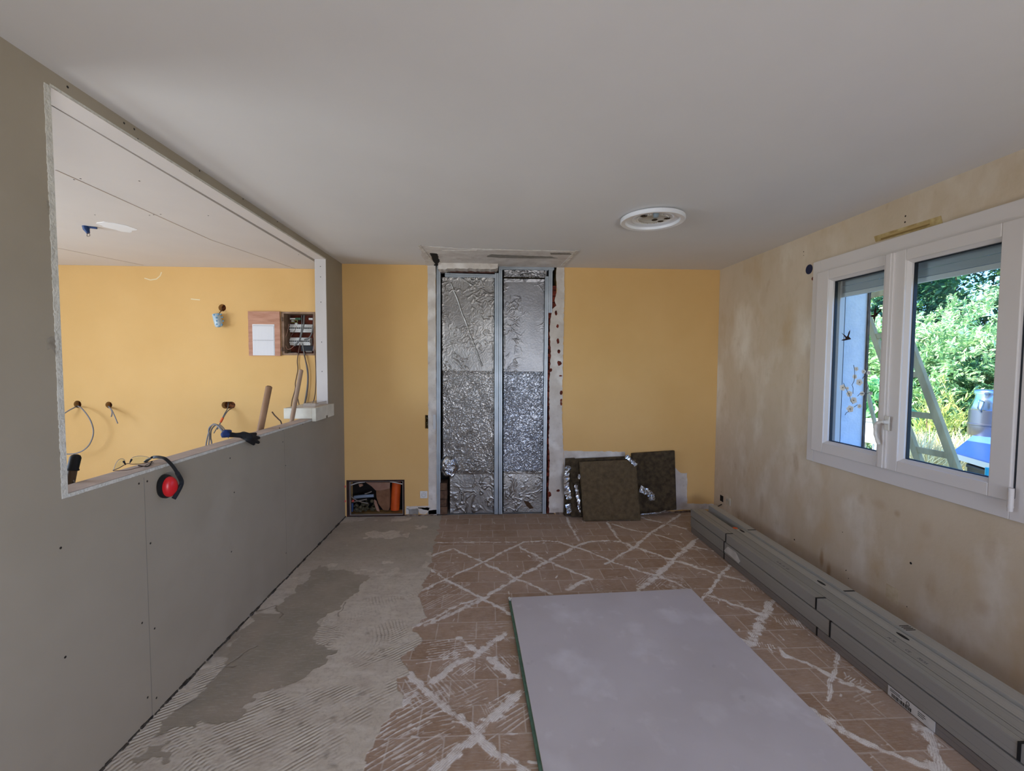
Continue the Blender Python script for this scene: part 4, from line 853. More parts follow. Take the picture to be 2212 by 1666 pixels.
o = MB().lathe([(.012, -.01), (.013, 0), (.012, .012), (.005, .014)], nb(310, 690, .05), axis=(.5, -1, 0), seg=14).build('plastic_stopper', mat('red_cap', (170, 60, 50), .5), smooth=True); tag(o, 'small red stopper at the left end of the floor hatch', 'stopper')
for k, (x, y, la) in enumerate([(146, 395, 'upper'), (148, 700, 'lower')]):
    q = U(730+x*230/2212, 1010+y*120/1154, 1, D-.008); o = MB().lathe([(.010, 0), (.011, .006), (.006, .008)], q, axis=(0, -1, 0), seg=14).build('red_plug', mat('pink_red', (206, 92, 84), .5), smooth=True); tag(o, la+' small red plug against the partition corner beside the hatch', 'plug')

# ------------------------------------------------------------------ leaning insulation slabs
def slab_batt(quad, th, label, seed, m, foil=None):
    # quad: 4 world points bl br tr tl of the front face
    A, B_, C_, E_ = [Vector(q) for q in quad]; n = (B_-A).cross(E_-A).normalized(); n = n if n.y < 0 else -n
    t = thing('insulation_slab', label, 'insulation slab', (A+B_)/2)
    nn = 90; u, v = np.meshgrid(np.linspace(0, 1, nn), np.linspace(0, 1, nn))
    u = u+.010*(vnoise(v*1.0, u*0+.3, 9, seed, 3)-.5)*(u > .97)+.02*(vnoise(v, u*0+.7, 9, seed+1, 3)-.5)*(u < .03)
    a = [np.array(p_) for p_ in (A, B_, C_, E_)]
    P = (1-u)[..., None]*(1-v)[..., None]*a[0]+u[..., None]*(1-v)[..., None]*a[1]+u[..., None]*v[..., None]*a[2]+(1-u)[..., None]*v[..., None]*a[3]
    e = np.minimum.reduce([u, 1-u, v, 1-v]); disp = .010*(vnoise(u, v, 7, seed+4, 4)-.5)+.006*(vnoise(u, v, 40, seed+5, 2)-.5)-np.clip(1-e/.025, 0, 1)**2*.014
    P = P+disp[..., None]*np.array(n)
    o = gridmesh('fibre_face', P[..., 0], P[..., 1], P[..., 2], m, t)
    f_ = -n*th; MB().hexa([A-n*.006, B_-n*.006, B_+f_, A+f_, E_-n*.006, C_-n*.006, C_+f_, E_+f_]).build('slab_core', m, t)
    return t, n
M_w1 = mat('rockwool_light', (108, 92, 68), 1, col2=(80, 67, 49), scale=26, bump=1, bscale=150, contrast=(.3, .75)); M_w2 = mat('rockwool_dark', (86, 73, 54), 1, col2=(60, 50, 37), scale=24, bump=1, bscale=150)
def on_lean(px, ybase, ytop, ztop):          # pixel on a leaning plane
    d = ray(*px); n = Vector((0, ztop, -(ytop-ybase))); P0 = Vector((0, ybase, 0)); t = (P0-EYE).dot(n)/d.dot(n); return EYE+d*t
L1 = (4.245, 4.36, .58); q = [on_lean(p_, *L1) for p_ in [(1261, 1126), (1384, 1125), (1374, 993), (1252, 998)]]; q[0].z = q[1].z = .008
slab_batt(q, .045, 'square brown mineral wool slab leaning in front of the others', 3, M_w1)
L2 = (4.38, 4.425, .62); q = [on_lean(p_, *L2) for p_ in [(1366, 1109), (1462, 1100), (1458, 974), (1366, 980)]]
q[0].z = .008; q[1].z = .06
slab_batt(q, .04, 'dark tall mineral wool slab leaning at the right, behind the square one', 7, M_w2)
L3 = (4.36, 4.425, .55); q = [on_lean(p_, *L3) for p_ in [(1234, 1112), (1362, 1110), (1362, 986), (1232, 992)]]; q[0].z = q[1].z = .008
slab_batt(q, .03, 'mineral wool slab standing mostly hidden behind the square one, at the left', 11, M_w2)
L4 = (4.405, 4.44, .55); q = [on_lean(p_, *L4) for p_ in [(1219, 1112), (1240, 1112), (1242, 990), (1222, 991)]]; q[0].z = q[1].z = .008
slab_batt(q, .03, 'narrow edge of the rearmost slab, leftmost of the leaning stack', 17, M_w2)
def foil_strip(pts, wd, label, seed):
    P = spline(pts, 8); rg = random.Random(seed); mb = MB(); n = len(P); vs = []
    for i, p_ in enumerate(P):
        d = (P[min(i+1, n-1)]-P[max(i-1, 0)]).normalized(); s_ = Vector((d.z, 0, -d.x)); s_ = s_.normalized() if s_.length > .01 else Vector((1, 0, 0))
        w_ = wd*(1 if 0 < i < n-1 else .4)*rg.uniform(.75, 1.2)
        for k in (-1, -.4, .3, 1): vs.append(p_+s_*w_*.5*k+Vector((0, -rg.uniform(0, wd*.3), 0)))
    mb.v = [tuple(v) for v in vs]
    for i in range(n-1):
        for k in range(3): a = i*4+k; mb.f.append((a, a+1, a+5, a+4))
    o = mb.build('foil_strip', M_foilC); md = o.modifiers.new('s', 'SOLIDIFY'); md.thickness = .0006
    return tag(o, label, 'foil')
Lf = lambda x, y, L=4.34: U(1180+x*520/2212, 900+y*300/1276, 1, L)
foil_strip([Lf(205, 450, 4.37), Lf(185, 560, 4.36), Lf(190, 680, 4.35), Lf(212, 760, 4.34)], .055, 'torn foil flap at the far left of the leaning slabs', 1)
foil_strip([Lf(195, 800, 4.345), Lf(205, 850, 4.34), Lf(210, 890, 4.34)], .05, 'crumpled foil scrap near the floor at the left of the slabs', 2)
foil_strip([Lf(268, 620, 4.33), Lf(290, 740, 4.32), Lf(308, 880, 4.31)], .03, 'narrow foil strip between the left slab edge and the square slab', 3)
foil_strip([Lf(300, 530, 4.30), Lf(303, 575, 4.30)], .02, 'tiny foil tag at the left edge of the square slab', 6)
foil_strip([Lf(730, 360, 4.31), Lf(770, 395, 4.30), Lf(825, 450, 4.29)], .04, 'foil flap folded over the top right corner of the square slab', 4)
foil_strip([Lf(855, 660, 4.27), Lf(920, 690, 4.24), Lf(965, 725, 4.23), Lf(965, 768, 4.24)], .06, 'curled foil tongue sticking out right of the square slab', 5)
foil_strip([Lf(870, 900, 4.30), Lf(950, 893, 4.30), Lf(1040, 885, 4.30), Lf(1100, 860, 4.31)], .012, 'thin foil edge along the foot of the dark right slab', 7)

# ------------------------------------------------------------------ plasterboard sheet on the floor
bz = .0285
A = U(1103, 1291, 2, bz); B_ = U(1493, 1272, 2, bz); C_ = U(1842, 1666, 2, bz); E_ = U(1146, 1666, 2, bz)
u_ = (B_-A).normalized(); v_ = ((E_-A).normalized()+(C_-B_).normalized()).normalized(); wdt = (B_-A).length
v_ = (v_-u_*v_.dot(u_)).normalized(); C_ = B_+v_*2.5; E_ = A+v_*2.5
bd_ = thing('plasterboard_sheet', 'large grey plasterboard sheet lying on top of the green one on the floor', 'plasterboard', (A+B_+C_+E_)/4-Vector((0, 0, .0125)))
M_bd = wallpaint('sheet_paper', (196, 192, 195), (188, 184, 188), [((218, 217, 222), 3.0, .56, .72, .75), ((214, 212, 216), 11, .60, .75, .5), ((150, 146, 150), 14, .68, .8, .5), ((176, 170, 168), 1.6, .5, .7, .5)], rough=.75, bump=.04)
M_gedge = mat('green_edge', (96, 128, 110), .8, col2=(80, 110, 94), scale=30)
M_core = mat('gypsum_core', (206, 202, 194), .9)
MB().prism([A, B_, C_, E_], (0, 0, -.0012)).build('paper_face', M_bd, bd_)
i_ = lambda p_: p_-Vector((0, 0, .0012)); MB().prism([i_(A), i_(B_), i_(C_), i_(E_)], (0, 0, -.0108)).build('gypsum_core', M_core, bd_)
dz = Vector((0, 0, .0125)); so = u_*-.013+v_*.004; G_ = [p_-dz+so for p_ in (A, B_, C_, E_)]; gb = thing('plasterboard_sheet', 'green-faced plasterboard under the grey sheet, only its green edge showing at the left', 'plasterboard', (G_[0]+G_[2])/2-Vector((0, 0, .0125)))
MB().prism(G_, (0, 0, -.0012)).build('green_face', M_gedge, gb); MB().prism([p_-Vector((0, 0, .0012)) for p_ in G_], (0, 0, -.0108)).build('green_core', M_gedge, gb)
q = A+Vector((0, 0, -.002)); mb = MB(); rg = random.Random(1)
for k in range(7): c = q+Vector((rg.uniform(-.012, .006), rg.uniform(-.02, .01), rg.uniform(-.006, .0))); mb.lathe([(.001, -.006), (.007, 0), (.001, .006)], c, axis=(rg.random(), rg.random(), 1), seg=6)
mb.build('chipped_corner', M_cut, bd_)

# ------------------------------------------------------------------ metal stud pile
PX = 1.862; XT = .24/2.4*0
def px_of(y): return PX + (y-2.4)*-.004
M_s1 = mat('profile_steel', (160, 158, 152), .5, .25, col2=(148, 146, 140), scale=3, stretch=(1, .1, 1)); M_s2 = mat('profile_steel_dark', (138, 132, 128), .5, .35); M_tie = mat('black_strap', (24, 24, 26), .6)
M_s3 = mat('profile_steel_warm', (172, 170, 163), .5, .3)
def profile(mb, x0, x1, z0, z1, y0, y1, mode, g=.0013, lip=.006):
    # thin rolled C section running along Y
    def bx(a, b, c, d_): mb.box((a, y0, c), (b, y1, d_))
    if mode == 'side':                        # web on the room side, open away
        bx(x0, x0+g, z0, z1); bx(x0+g, x1, z0, z0+g); bx(x0+g, x1, z1-g, z1); bx(x1-g, x1, z0+g, z0+g+lip); bx(x1-g, x1, z1-g-lip, z1-g)
    else:                                     # web on top, open below
        bx(x0, x1, z1-g, z1); bx(x0, x0+g, z0, z1-g); bx(x1-g, x1, z0, z1-g); bx(x0+g, x0+g+lip, z0, z0+g); bx(x1-g-lip, x1-g, z0, z0+g)
def strap(mb, x0, x1, z0, z1, y, wd=.011, t=.0015):
    mb.box((x0-t, y-wd/2, z0), (x0, y+wd/2, z1+t)).box((x0, y-wd/2, z1), (x1, y+wd/2, z1+t))
YN = .9
def bundle(z0, z1, xs, y1, straps, label, m, mode='side'):
    t = thing('stud_bundle', label, 'metal studs', ((xs[0]+xs[-1])/2, y1, z0), 'strapped bundles of metal studs by the window wall')
    for k in range(len(xs)-1):
        mb = MB(); profile(mb, xs[k]+.0012, xs[k+1]-.0012, z0, z1, YN, y1-.004*k, mode)
        if mode == 'side':
            hh = z1-z0
            for f_ in (.25, .75) if hh > .06 else (.5,): mb.box((xs[k]+.0002, YN, z0+hh*f_-.003), (xs[k]+.0008, y1-.004*k, z0+hh*f_+.003))
            for j in (1, 2): xx = xs[k]+(xs[k+1]-xs[k])*j/3; mb.box((xx-.002, YN, z1), (xx+.002, y1-.004*k, z1+.0007))
        mb.build('metal_profile', m, t)
    for y in straps:
        mb = MB(); strap(mb, xs[0], xs[-1], z0, z1+.0008, y); mb.build('strap', M_tie, t)
    return t
x4 = [PX, PX+.065, PX+.13, PX+.195, PX+.262]
# strap stations read off the photo
def Yat(px, py): return U(px, py, 0, PX).y
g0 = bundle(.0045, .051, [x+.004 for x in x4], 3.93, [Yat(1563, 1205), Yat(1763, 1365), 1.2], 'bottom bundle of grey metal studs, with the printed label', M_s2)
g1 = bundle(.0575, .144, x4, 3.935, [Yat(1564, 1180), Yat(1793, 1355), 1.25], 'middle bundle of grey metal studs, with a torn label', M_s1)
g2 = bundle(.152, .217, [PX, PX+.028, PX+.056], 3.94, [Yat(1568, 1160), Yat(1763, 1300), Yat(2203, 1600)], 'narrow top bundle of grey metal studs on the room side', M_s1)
def topstud(x0, x1, z0, z1, y1, label, m, holes=(), text=()):
    t = thing('metal_profile', label, 'metal stud', ((x0+x1)/2, y1, z0)); mb = MB(); profile(mb, x0, x1, z0, z1, YN, y1, 'top')
    mb.box((x0+.012, YN, z1), (x0+.0155, y1, z1+.0006)).box((x1-.0155, YN, z1), (x1-.012, y1, z1+.0006)); mb.build('channel', m, t)
    if holes:
        for y in holes: MB().prism([((x0+x1)/2+.010*math.cos(a), y+.034*math.sin(a), z1+.0002) for a in np.linspace(0, 6.1, 18)], (0, 0, .0006)).build('oval_hole', M_tie, t)
    return t
tA = topstud(PX+.060, PX+.123, .150, .2165, 3.93, 'single grey stud with orange dot, second from the room side on top', M_s1)
tB = topstud(PX+.127, PX+.189, .150, .219, 3.42, 'single pale stud with oval holes, third from the room side on top', M_s3, [U(1611, 1147, 2, .22).y, U(1785, 1259, 2, .22).y, U(1965, 1374, 2, .22).y])
tC = topstud(PX+.194, PX+.262, .165, .232, 3.99, 'single stud topmost on the wall side of the pile', M_s3)
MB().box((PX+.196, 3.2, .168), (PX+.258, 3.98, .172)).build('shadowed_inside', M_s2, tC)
for x, y in ((1627, 1145), (1838, 1277)):
    q = U(x, y, 2, .232); MB().box((PX+.196, q.y-.006, .232), (PX+.26, q.y+.006, .2332)).build('pencil_mark', M_tie, tC)
mb = MB(); q = U(1958, 1357, 2, .232)
for k in range(4): mb.box((PX+.2, q.y-.02+k*.012, .232), (PX+.25, q.y-.015+k*.012, .2328))
mb.build('ink_marks', M_tie, tC)
q = U(1588, 1141, 2, .2171); MB().lathe([(.019, 0), (.019, .0008)], (q.x, q.y, .2171), seg=24).build('orange_dot', mat('orange_sticker', (216, 92, 44), .6), tA)
# faint printing on the stud
def textmesh(s, size, mtx, m, parent, name):
    c = bpy.data.curves.new(name, 'FONT'); c.body = s; c.size = size; c.extrude = .0002; o = bpy.data.objects.new(name, c); COL.objects.link(o)
    dg = bpy.context.evaluated_depsgraph_get(); me = bpy.data.meshes.new_from_object(o.evaluated_get(dg)); bpy.data.objects.remove(o, do_unlink=True)
    me.transform(mtx); me.materials.clear(); me.materials.append(m); ob = bpy.data.objects.new(name, me); COL.objects.link(ob); ob.parent = parent; ob.matrix_parent_inverse = Matrix.Translation(-Vector(parent.location)); return ob
M_ink = mat('faint_ink', (92, 94, 98), .8)
def along(x, y, z): return Matrix(((0, 1, 0, x), (-1, 0, 0, y), (0, 0, 1, z), (0, 0, 0, 1)))
for (px_, py_, s) in ((1690, 1213, 'M 70 - 35'), (1708, 1227, 'CE'), (1985, 1402, 'CE'), (1940, 1376, 'M 70'), (2008, 1420, '70/35')):
    q = U(px_, py_, 2, .2172); textmesh(s, .02, along(PX+.075, q.y, .2172), M_ink, tA, 'printed_marking')
# labels
M_lab = mat('label_paper', (206, 204, 200), .6, col2=(190, 188, 184), scale=20)
lab = []
ya, yb_ = Yat(1917, 1492), Yat(2019, 1562)
t = g0; xw = PX+.0045
MB().box((PX+.0022, yb_, .006), (PX+.0038, ya, .052)).build('printed_label', M_lab, t)
mb = MB(); rg = random.Random(12); L = ya-yb_; y = ya-.02
while y > ya-L*.52:
    wv = rg.choice([.001, .002, .003]); mb.box((PX+.0016, y-wv, .010), (PX+.0022, y, .026)); y -= wv+rg.choice([.0012, .002, .003])
mb.build('barcode', M_tie, t)
mb = MB()
for k, (a_, b_, c_) in enumerate([(.05, .32, .034), (.05, .28, .041), (.66, .8, .038), (.66, .82, .030), (.66, .78, .022)]): mb.box((PX+.0016, ya-L*b_, c_), (PX+.0022, ya-L*a_, c_+.0025))
mb.tube([(PX+.0018, ya-L*.45+.007*math.cos(a), .036+.009*math.sin(a)) for a in np.linspace(0, 2*math.pi, 18)[:-1]], .0012, 5, closed=True)
mb.build('label_print', M_tie, t)['kind'] = 'stuff'
mb = MB(); P = [(PX-.0012, U(x, y, 0, PX-.001).y, U(x, y, 0, PX-.001).z) for x, y in [(1563, 1190), (1572, 1181), (1590, 1194), (1599, 1213), (1595, 1217), (1580, 1203)]]
mb.prism(P, (.001, 0, 0)); mb.build('torn_label', M_lab, g1)

# ------------------------------------------------------------------ fuse box beyond the opening
fx0, fx1, fz0, fz1 = fus
fb = thing('fuse_box', 'open recessed fuse box crowded with breakers and thick grey cables', 'fuse box', ((fx0+fx1)/2, D, fz0))
M_wood = mat('box_wood', (150, 124, 104), .8, col2=(120, 96, 78), scale=14)
mb = MB(); t_ = .026
for a, b in (((fx0, D-.006, fz0), (fx0+t_, D+.16, fz1)), ((fx1-t_*.6, D-.006, fz0), (fx1, D+.16, fz1)), ((fx0+t_, D-.006, fz1-t_*.7), (fx1-t_*.6, D+.16, fz1)), ((fx0+t_, D-.006, fz0), (fx1-t_*.6, D+.16, fz0+t_*.7))): mb.box(a, b)
mb.build('box_frame', M_wood, fb)
MB().box((fx0+t_, D+.14, fz0), (fx1-t_*.6, D+.155, fz1)).build('back_board', mat('rust_board', (112, 48, 30), .85, col2=(50, 26, 22), scale=16), fb)
def fp(x, y, dy): q = U(590+x*130/1444, 650+y*150/1666, 1, D+dy); return q
M_brk = mat('breaker_white', (206, 206, 204), .5); M_lev = mat('breaker_lever', (30, 32, 38), .5)
for r, (x0, x1, y0, y1, n) in enumerate([(385, 930, 560, 755, 12), (385, 880, 880, 1065, 11)]):
    a = fp(x0, y0, .06); b = fp(x1, y1, .06); wd = (b.x-a.x)/n
    for k in range(n):
        x = a.x+k*wd; mb = MB().box((x+.0006, D+.075, b.z), (x+wd-.0006, D+.13, a.z)).box((x+.0006, D+.06, b.z+(a.z-b.z)*.28), (x+wd-.0006, D+.076, a.z-(a.z-b.z)*.28))
        o = mb.build('breaker', M_brk, fb)
        zc = (a.z+b.z)/2+.001; l_ = MB().box((x+wd*.25, D+.052, zc-.006), (x+wd*.75, D+.061, zc+.006)).build('lever', M_lev, o)
        l_.matrix_parent_inverse = Matrix.Identity(4)
mb = MB(); a = fp(660, 1080, .08); b = fp(960, 1210, .08); mb.box((a.x, D+.085, b.z), (b.x, D+.135, a.z)); mb.build('terminal_block', M_lev, fb)
for x0, y0, x1, y1, c, nm in [(400, 410, 530, 450, M_brk, 'connector'), (530, 405, 660, 460, mat('green_bar', (60, 92, 70), .5), 'earth_bar'), (850, 410, 950, 460, M_brk, 'connector'), (430, 470, 500, 500, M_brk, 'connector'), (520, 530, 580, 570, M_brk, 'connector'), (360, 1245, 570, 1285, mat('white_strip', (222, 218, 210), .5), 'label_strip'), (780, 1200, 930, 1240, M_fl, 'terminal')]:
    a = fp(x0, y0, .07); b = fp(x1, y1, .07); MB().box((a.x, D+.07, b.z), (b.x, D+.09, a.z)).build(nm, c, fb, bevel=.002)
M_cab = mat('thick_grey_cable', (104, 104, 104), .5); M_cabd = mat('thin_brown_cable', (92, 72, 62), .6)
def cab(pts, r, m, par, name, dy=.02, fn=fp):
    o = MB().tube(spline([fn(x, y, d_) for x, y, d_ in pts], 6), r, 8).build(name, m, par, smooth=True); return o
cab([(745, 350, .06), (735, 560, .03), (690, 760, .02), (640, 930, .02), (520, 1080, .05)], .0075, M_cab, fb, 'thick_cable')
cab([(975, 350, .06), (965, 600, .03), (920, 800, .02), (850, 900, .02), (760, 930, .05)], .0075, M_cab, fb, 'thick_cable')
cab([(685, 350, .06), (690, 560, .04), (660, 800, .04), (610, 1000, .05)], .004, M_cab, fb, 'thin_cable')
cab([(380, 560, .05), (350, 720, .04), (290, 950, .03), (330, 1150, .03), (420, 1150, .04), (520, 1060, .05)], .0022, mat('pink_wire', (190, 150, 132), .6), fb, 'wire')
cab([(560, 610, .04), (530, 700, .035), (430, 850, .04), (370, 1010, .04), (400, 1130, .05)], .0022, M_cabd, fb, 'wire')
cab([(430, 520, .06), (560, 520, .055), (580, 470, .055), (450, 465, .06)], .002, mat('yellow_green_wire', (140, 150, 80), .6), fb, 'wire')
cab([(975, 830, .01), (985, 1000, .01), (960, 1200, .02)], .005, mat('mauve_sleeve', (140, 120, 124), .6), fb, 'sleeve')
def ocab(pts, r, m, label, name='hanging_cable', fn=fp, group=None):
    o = MB().tube(spline([fn(*p_) for p_ in pts], 6), r, 8).build(name, m, smooth=True); return tag(o, label, 'cable', group)
f3 = lambda x, y, d_: U(430+x*330/1617, 620+y*340/1666, 1, D+d_)
ocab([(1068, 600, .0), (1055, 680, -.012), (1040, 780, -.012), (1045, 880, -.012), (1020, 1010, -.015), (1018, 1080, -.02), (985, 1200, -.02), (975, 1270, -.02)], .0045, M_cabd, 'thin cable hanging at the left below the fuse box, knotted half way', fn=f3)
ocab([(1095, 600, .0), (1115, 720, -.015), (1140, 850, -.02), (1150, 960, -.02), (1140, 1100, -.02), (1112, 1260, -.02)], .0065, M_cab, 'thicker grey cable hanging in the middle below the fuse box', fn=f3)
ocab([(1110, 720, -.03), (1150, 860, -.035), (1158, 980, -.035), (1148, 1120, -.035), (1118, 1262, -.035)], .004, M_cabd, 'second cable hanging alongside the thicker grey one below the fuse box', fn=f3)
ocab([(1222, 640, .0), (1232, 760, -.012), (1238, 900, -.012), (1235, 1060, -.012), (1220, 1180, -.015), (1195, 1250, -.02)], .0045, M_cabd, 'thin brown cable hanging rightmost below the fuse box by the jamb', fn=f3)
ocab([(1020, 1080, -.06), (1045, 1180, -.06), (1062, 1265, -.06)], .0045, M_cabd, 'loose cable end crossing behind the slimmer wooden handle', fn=f3)
ocab([(772, 1322, -.3), (800, 1360, -.3), (840, 1400, -.3), (870, 1440, -.3), (890, 1600, -.3), (880, 2300, -.22), (880, 2560, -.2)], .006, M_cabd, 'stiff cable end poking up between the two wooden handles', fn=f3)
# opened door with the paper chart
dr = thing('fuse_box_door', 'pinkish wooden fuse box door swung flat against the yellow wall, a printed chart on it', 'door', U(572, 770, 1, D))
a = U(538, 673, 1, D); b = U(608, 769, 1, D)
pts = ragged([(a.x, b.z), (b.x, b.z), (b.x, a.z), (a.x, a.z)], .0015, .03)
M_door = mat('pink_wood', (190, 144, 122), .75, col2=(172, 124, 102), scale=7, stretch=(1, 1, 5))
MB().prism([(x, D-.006, z) for x, z in pts], (0, -.016, 0)).build('door_panel', M_door, dr)
a = U(545, 700.5, 1, D-.022); b = U(594, 768, 1, D-.022); pw = b.x-a.x; ph = a.z-b.z
chart = MB().box((a.x, D-.0235, b.z), (b.x, D-.0222, a.z)).build('paper_chart', mat('chart_paper', (222, 222, 226), .7), dr)
mb = MB()
for k in range(1, 15): x = a.x+pw*k/15; mb.box((x, D-.0238, b.z+ph*.02), (x+.0008, D-.0235, a.z-ph*.03))
for z_ in (a.z-ph*.06, b.z+ph*.50, b.z+ph*.46): mb.box((a.x+pw*.03, D-.0238, z_), (a.x+pw*.95, D-.0235, z_+.001))
mb.build('chart_lines', mat('chart_grey', (170, 170, 178), .8), chart).matrix_parent_inverse = Matrix.Identity(4)
rg = random.Random(6); mb = MB(); z = b.z+.004
while z < a.z-.01: h = rg.uniform(.003, .009); mb.box((b.x-.007, D-.0239, z), (b.x-.003, D-.0235, z+h)); z += h+rg.uniform(.003, .006)
for zz in (a.z-ph*.05, b.z+ph*.48):
    x = a.x+.008
    while x < b.x-.015: mb.box((x, D-.0239, zz), (x+.004, D-.0235, zz+.004)); x += .010
mb.build('chart_print', M_lev, chart).matrix_parent_inverse = Matrix.Identity(4)
mb = MB(); a = U(596.5, 701, 1, D-.022)
for z in (1.965, 1.67): pass
for yy in (690, 755):
    q = U(609.5, yy, 1, D-.01); MB().tube([(q.x+.002, D-.018, q.z-.02), (q.x+.002, D-.018, q.z+.02)], .006, 8).build('hinge', mat('hinge_brown', (96, 78, 68), .5, .5), dr)

# ------------------------------------------------------------------ wall outlets with cables in the room beyond
f2 = lambda x, y, d_: U(100+x*660/1929, 550+y*570/1666, 1, D+d_)
f7 = lambda x, y, d_: U(130+x*320/2050, 850+y*260/1666, 1, D+d_)
M_lg = mat('light_grey_cable', (128, 128, 134), .5)
lp = thing('cable_loop', 'big open loop of grey cable coming out of the leftmost round hole', 'cable', f7(245, 150, 0))
MB().tube(spline([f7(*q) for q in [(235, 170, .05), (260, 185, -.02), (290, 200, -.06), (360, 280, -.10), (430, 400, -.12), (460, 540, -.12), (420, 680, -.12), (340, 775, -.12), (240, 825, -.12), (150, 840, -.12), (60, 840, -.12)]], 6), .0055, 8).build('cable_coil', M_lg, lp, smooth=True)
MB().tube(spline([f7(*q) for q in [(250, 170, .05), (210, 190, -.02), (140, 225, -.06), (60, 275, -.09), (-20, 330, -.1)]], 6), .0055, 8).build('cable_tail', M_lg, lp, smooth=True)
sc = thing('cable_stub', 'pair of short cut cables sticking out of the second round hole', 'cable', f7(670, 160, 0))
MB().tube(spline([f7(*q) for q in [(665, 170, .05), (690, 200, -.03), (720, 240, -.08), (760, 330, -.12), (795, 415, -.14)]], 6), .0048, 8).build('cable_core', M_lg, sc, smooth=True)
MB().tube(spline([f7(*q) for q in [(655, 175, .05), (690, 205, -.02), (715, 250, -.06), (715, 290, -.09), (705, 325, -.10)]], 6), .0048, 8).build('cable_core', M_lg, sc, smooth=True)
f5 = lambda x, y, d_: U(440+x*160/2212, 860+y*120/1659, 1, D+d_)
bn = thing('cable_bundle', 'bunch of grey cables with an orange tie hanging from the oblong hole', 'cable', f5(760, 215, 0))
for k, (o1, l) in enumerate([(0, [(740, 130, .05), (730, 240, -.02), (700, 340, -.06), (620, 480, -.10), (540, 640, -.12), (470, 790, -.14), (380, 920, -.15), (305, 1050, -.15)]),
     (1, [(850, 300, .04), (740, 370, -.06), (650, 480, -.10), (560, 640, -.12), (480, 780, -.14), (400, 940, -.15)]),
     (2, [(470, 790, -.14), (560, 860, -.2), (660, 1000, -.24), (740, 1200, -.26)]),
     (3, [(600, 1080, -.3), (480, 900, -.26), (350, 790, -.24), (260, 800, -.24), (180, 930, -.24), (110, 1180, -.24), (70, 1400, -.24), (60, 1700, -.24)]),
     (4, [(640, 1060, -.28), (520, 880, -.25), (400, 800, -.24), (300, 850, -.24), (220, 980, -.24), (210, 1200, -.24), (235, 1340, -.24), (240, 1700, -.24)]),
     (5, [(560, 1000, -.31), (450, 860, -.28), (330, 780, -.27), (200, 850, -.26), (150, 960, -.26), (170, 1130, -.25), (150, 1400, -.25), (140, 1700, -.24)])]):
    MB().tube(spline([f5(*q) for q in l], 6), .0045 if k < 3 else .006, 8).build('cable_core', M_lg if k > 2 else M_cab, bn, smooth=True)
MB().tube([f5(575, 590, -.115), f5(500, 730, -.13)], .011, 10).build('orange_tie', mat('orange_tape', (226, 104, 60), .6), bn, smooth=True)
cp = thing('lamp_connector_box', 'small plastic cup with blue spots dangling from the upper round hole', 'connector box', f3(205, 350, 0))
cz0 = f3(180, 285, -.05); cz1 = f3(215, 425, -.05)
M_cup = mat('pale_blue_plastic', (176, 196, 208), .3, spec=.6); M_spot = mat('blue_spot', (70, 128, 166), .4)
ax = (cz1-cz0).normalized(); L = (cz1-cz0).length
MB().lathe([(.030, 0), (.0345, .004), (.0345, L*.8), (.030, L*.95), (.020, L), (.004, L)], cz0, axis=ax, seg=28).build('cup_body', M_cup, cp, smooth=True)
mb = MB(); n_ = Vector((1, 0, 0))
for x, y in [(185, 325), (187, 360), (188, 395), (232, 290), (245, 320), (255, 360), (240, 400), (215, 415), (160, 295), (205, 290)]:
    q = f3(x, y, -.05-.033); mb.lathe([(.007, .003), (.007, -.0035), (.004, -.005)], q, axis=(0, -1, 0), seg=10)
o = mb.build('blue_spots', M_spot, cp)
MB().tube(spline([f3(248, 225, .04), f3(240, 245, -.01), f3(225, 265, -.04), f3(205, 290, -.05)], 5), .004, 6).build('suspension_wire', M_cabd, cp)
# ceiling cable and filler in the room beyond
q = U(186, 489, 2, zh); ccx = thing('ceiling_cable_outlet', 'dark blue sheath with bare wire hanging from the ceiling beyond the opening', 'cable outlet', q)
MB().tube([q+Vector((0, 0, .003)), q+Vector((.0, 0, -.02)), q+Vector((.012, 0, -.045))], [.022, .018, .010], 12).build('blue_sheath', mat('navy_sheath', (34, 62, 112), .5), ccx, smooth=True)
MB().tube([q+Vector((.01, 0, -.004)), q+Vector((.06, .01, -.008))], .007, 8).build('sheath_tail', mat('navy_sheath', (34, 62, 112), .5), ccx)
MB().tube(spline([q+Vector((.012, 0, -.04)), q+Vector((.022, 0, -.06)), q+Vector((.004, 0, -.066)), q+Vector((.006, 0, -.046))], 5), .002, 6).build('bare_wire', M_fl, ccx)
mb = MB(); P = ragged([(U(*p_, 2, zh).x, U(*p_, 2, zh).y) for p_ in [(208, 483), (225, 479), (250, 482), (275, 487), (296, 495), (280, 502), (262, 500), (235, 493)]], .01, .03)
o = mb.prism([(x, y, zh) for x, y in P], (0, 0, -.002)).build('white_filler', mat('fresh_filler', (240, 240, 242), .9), c2)

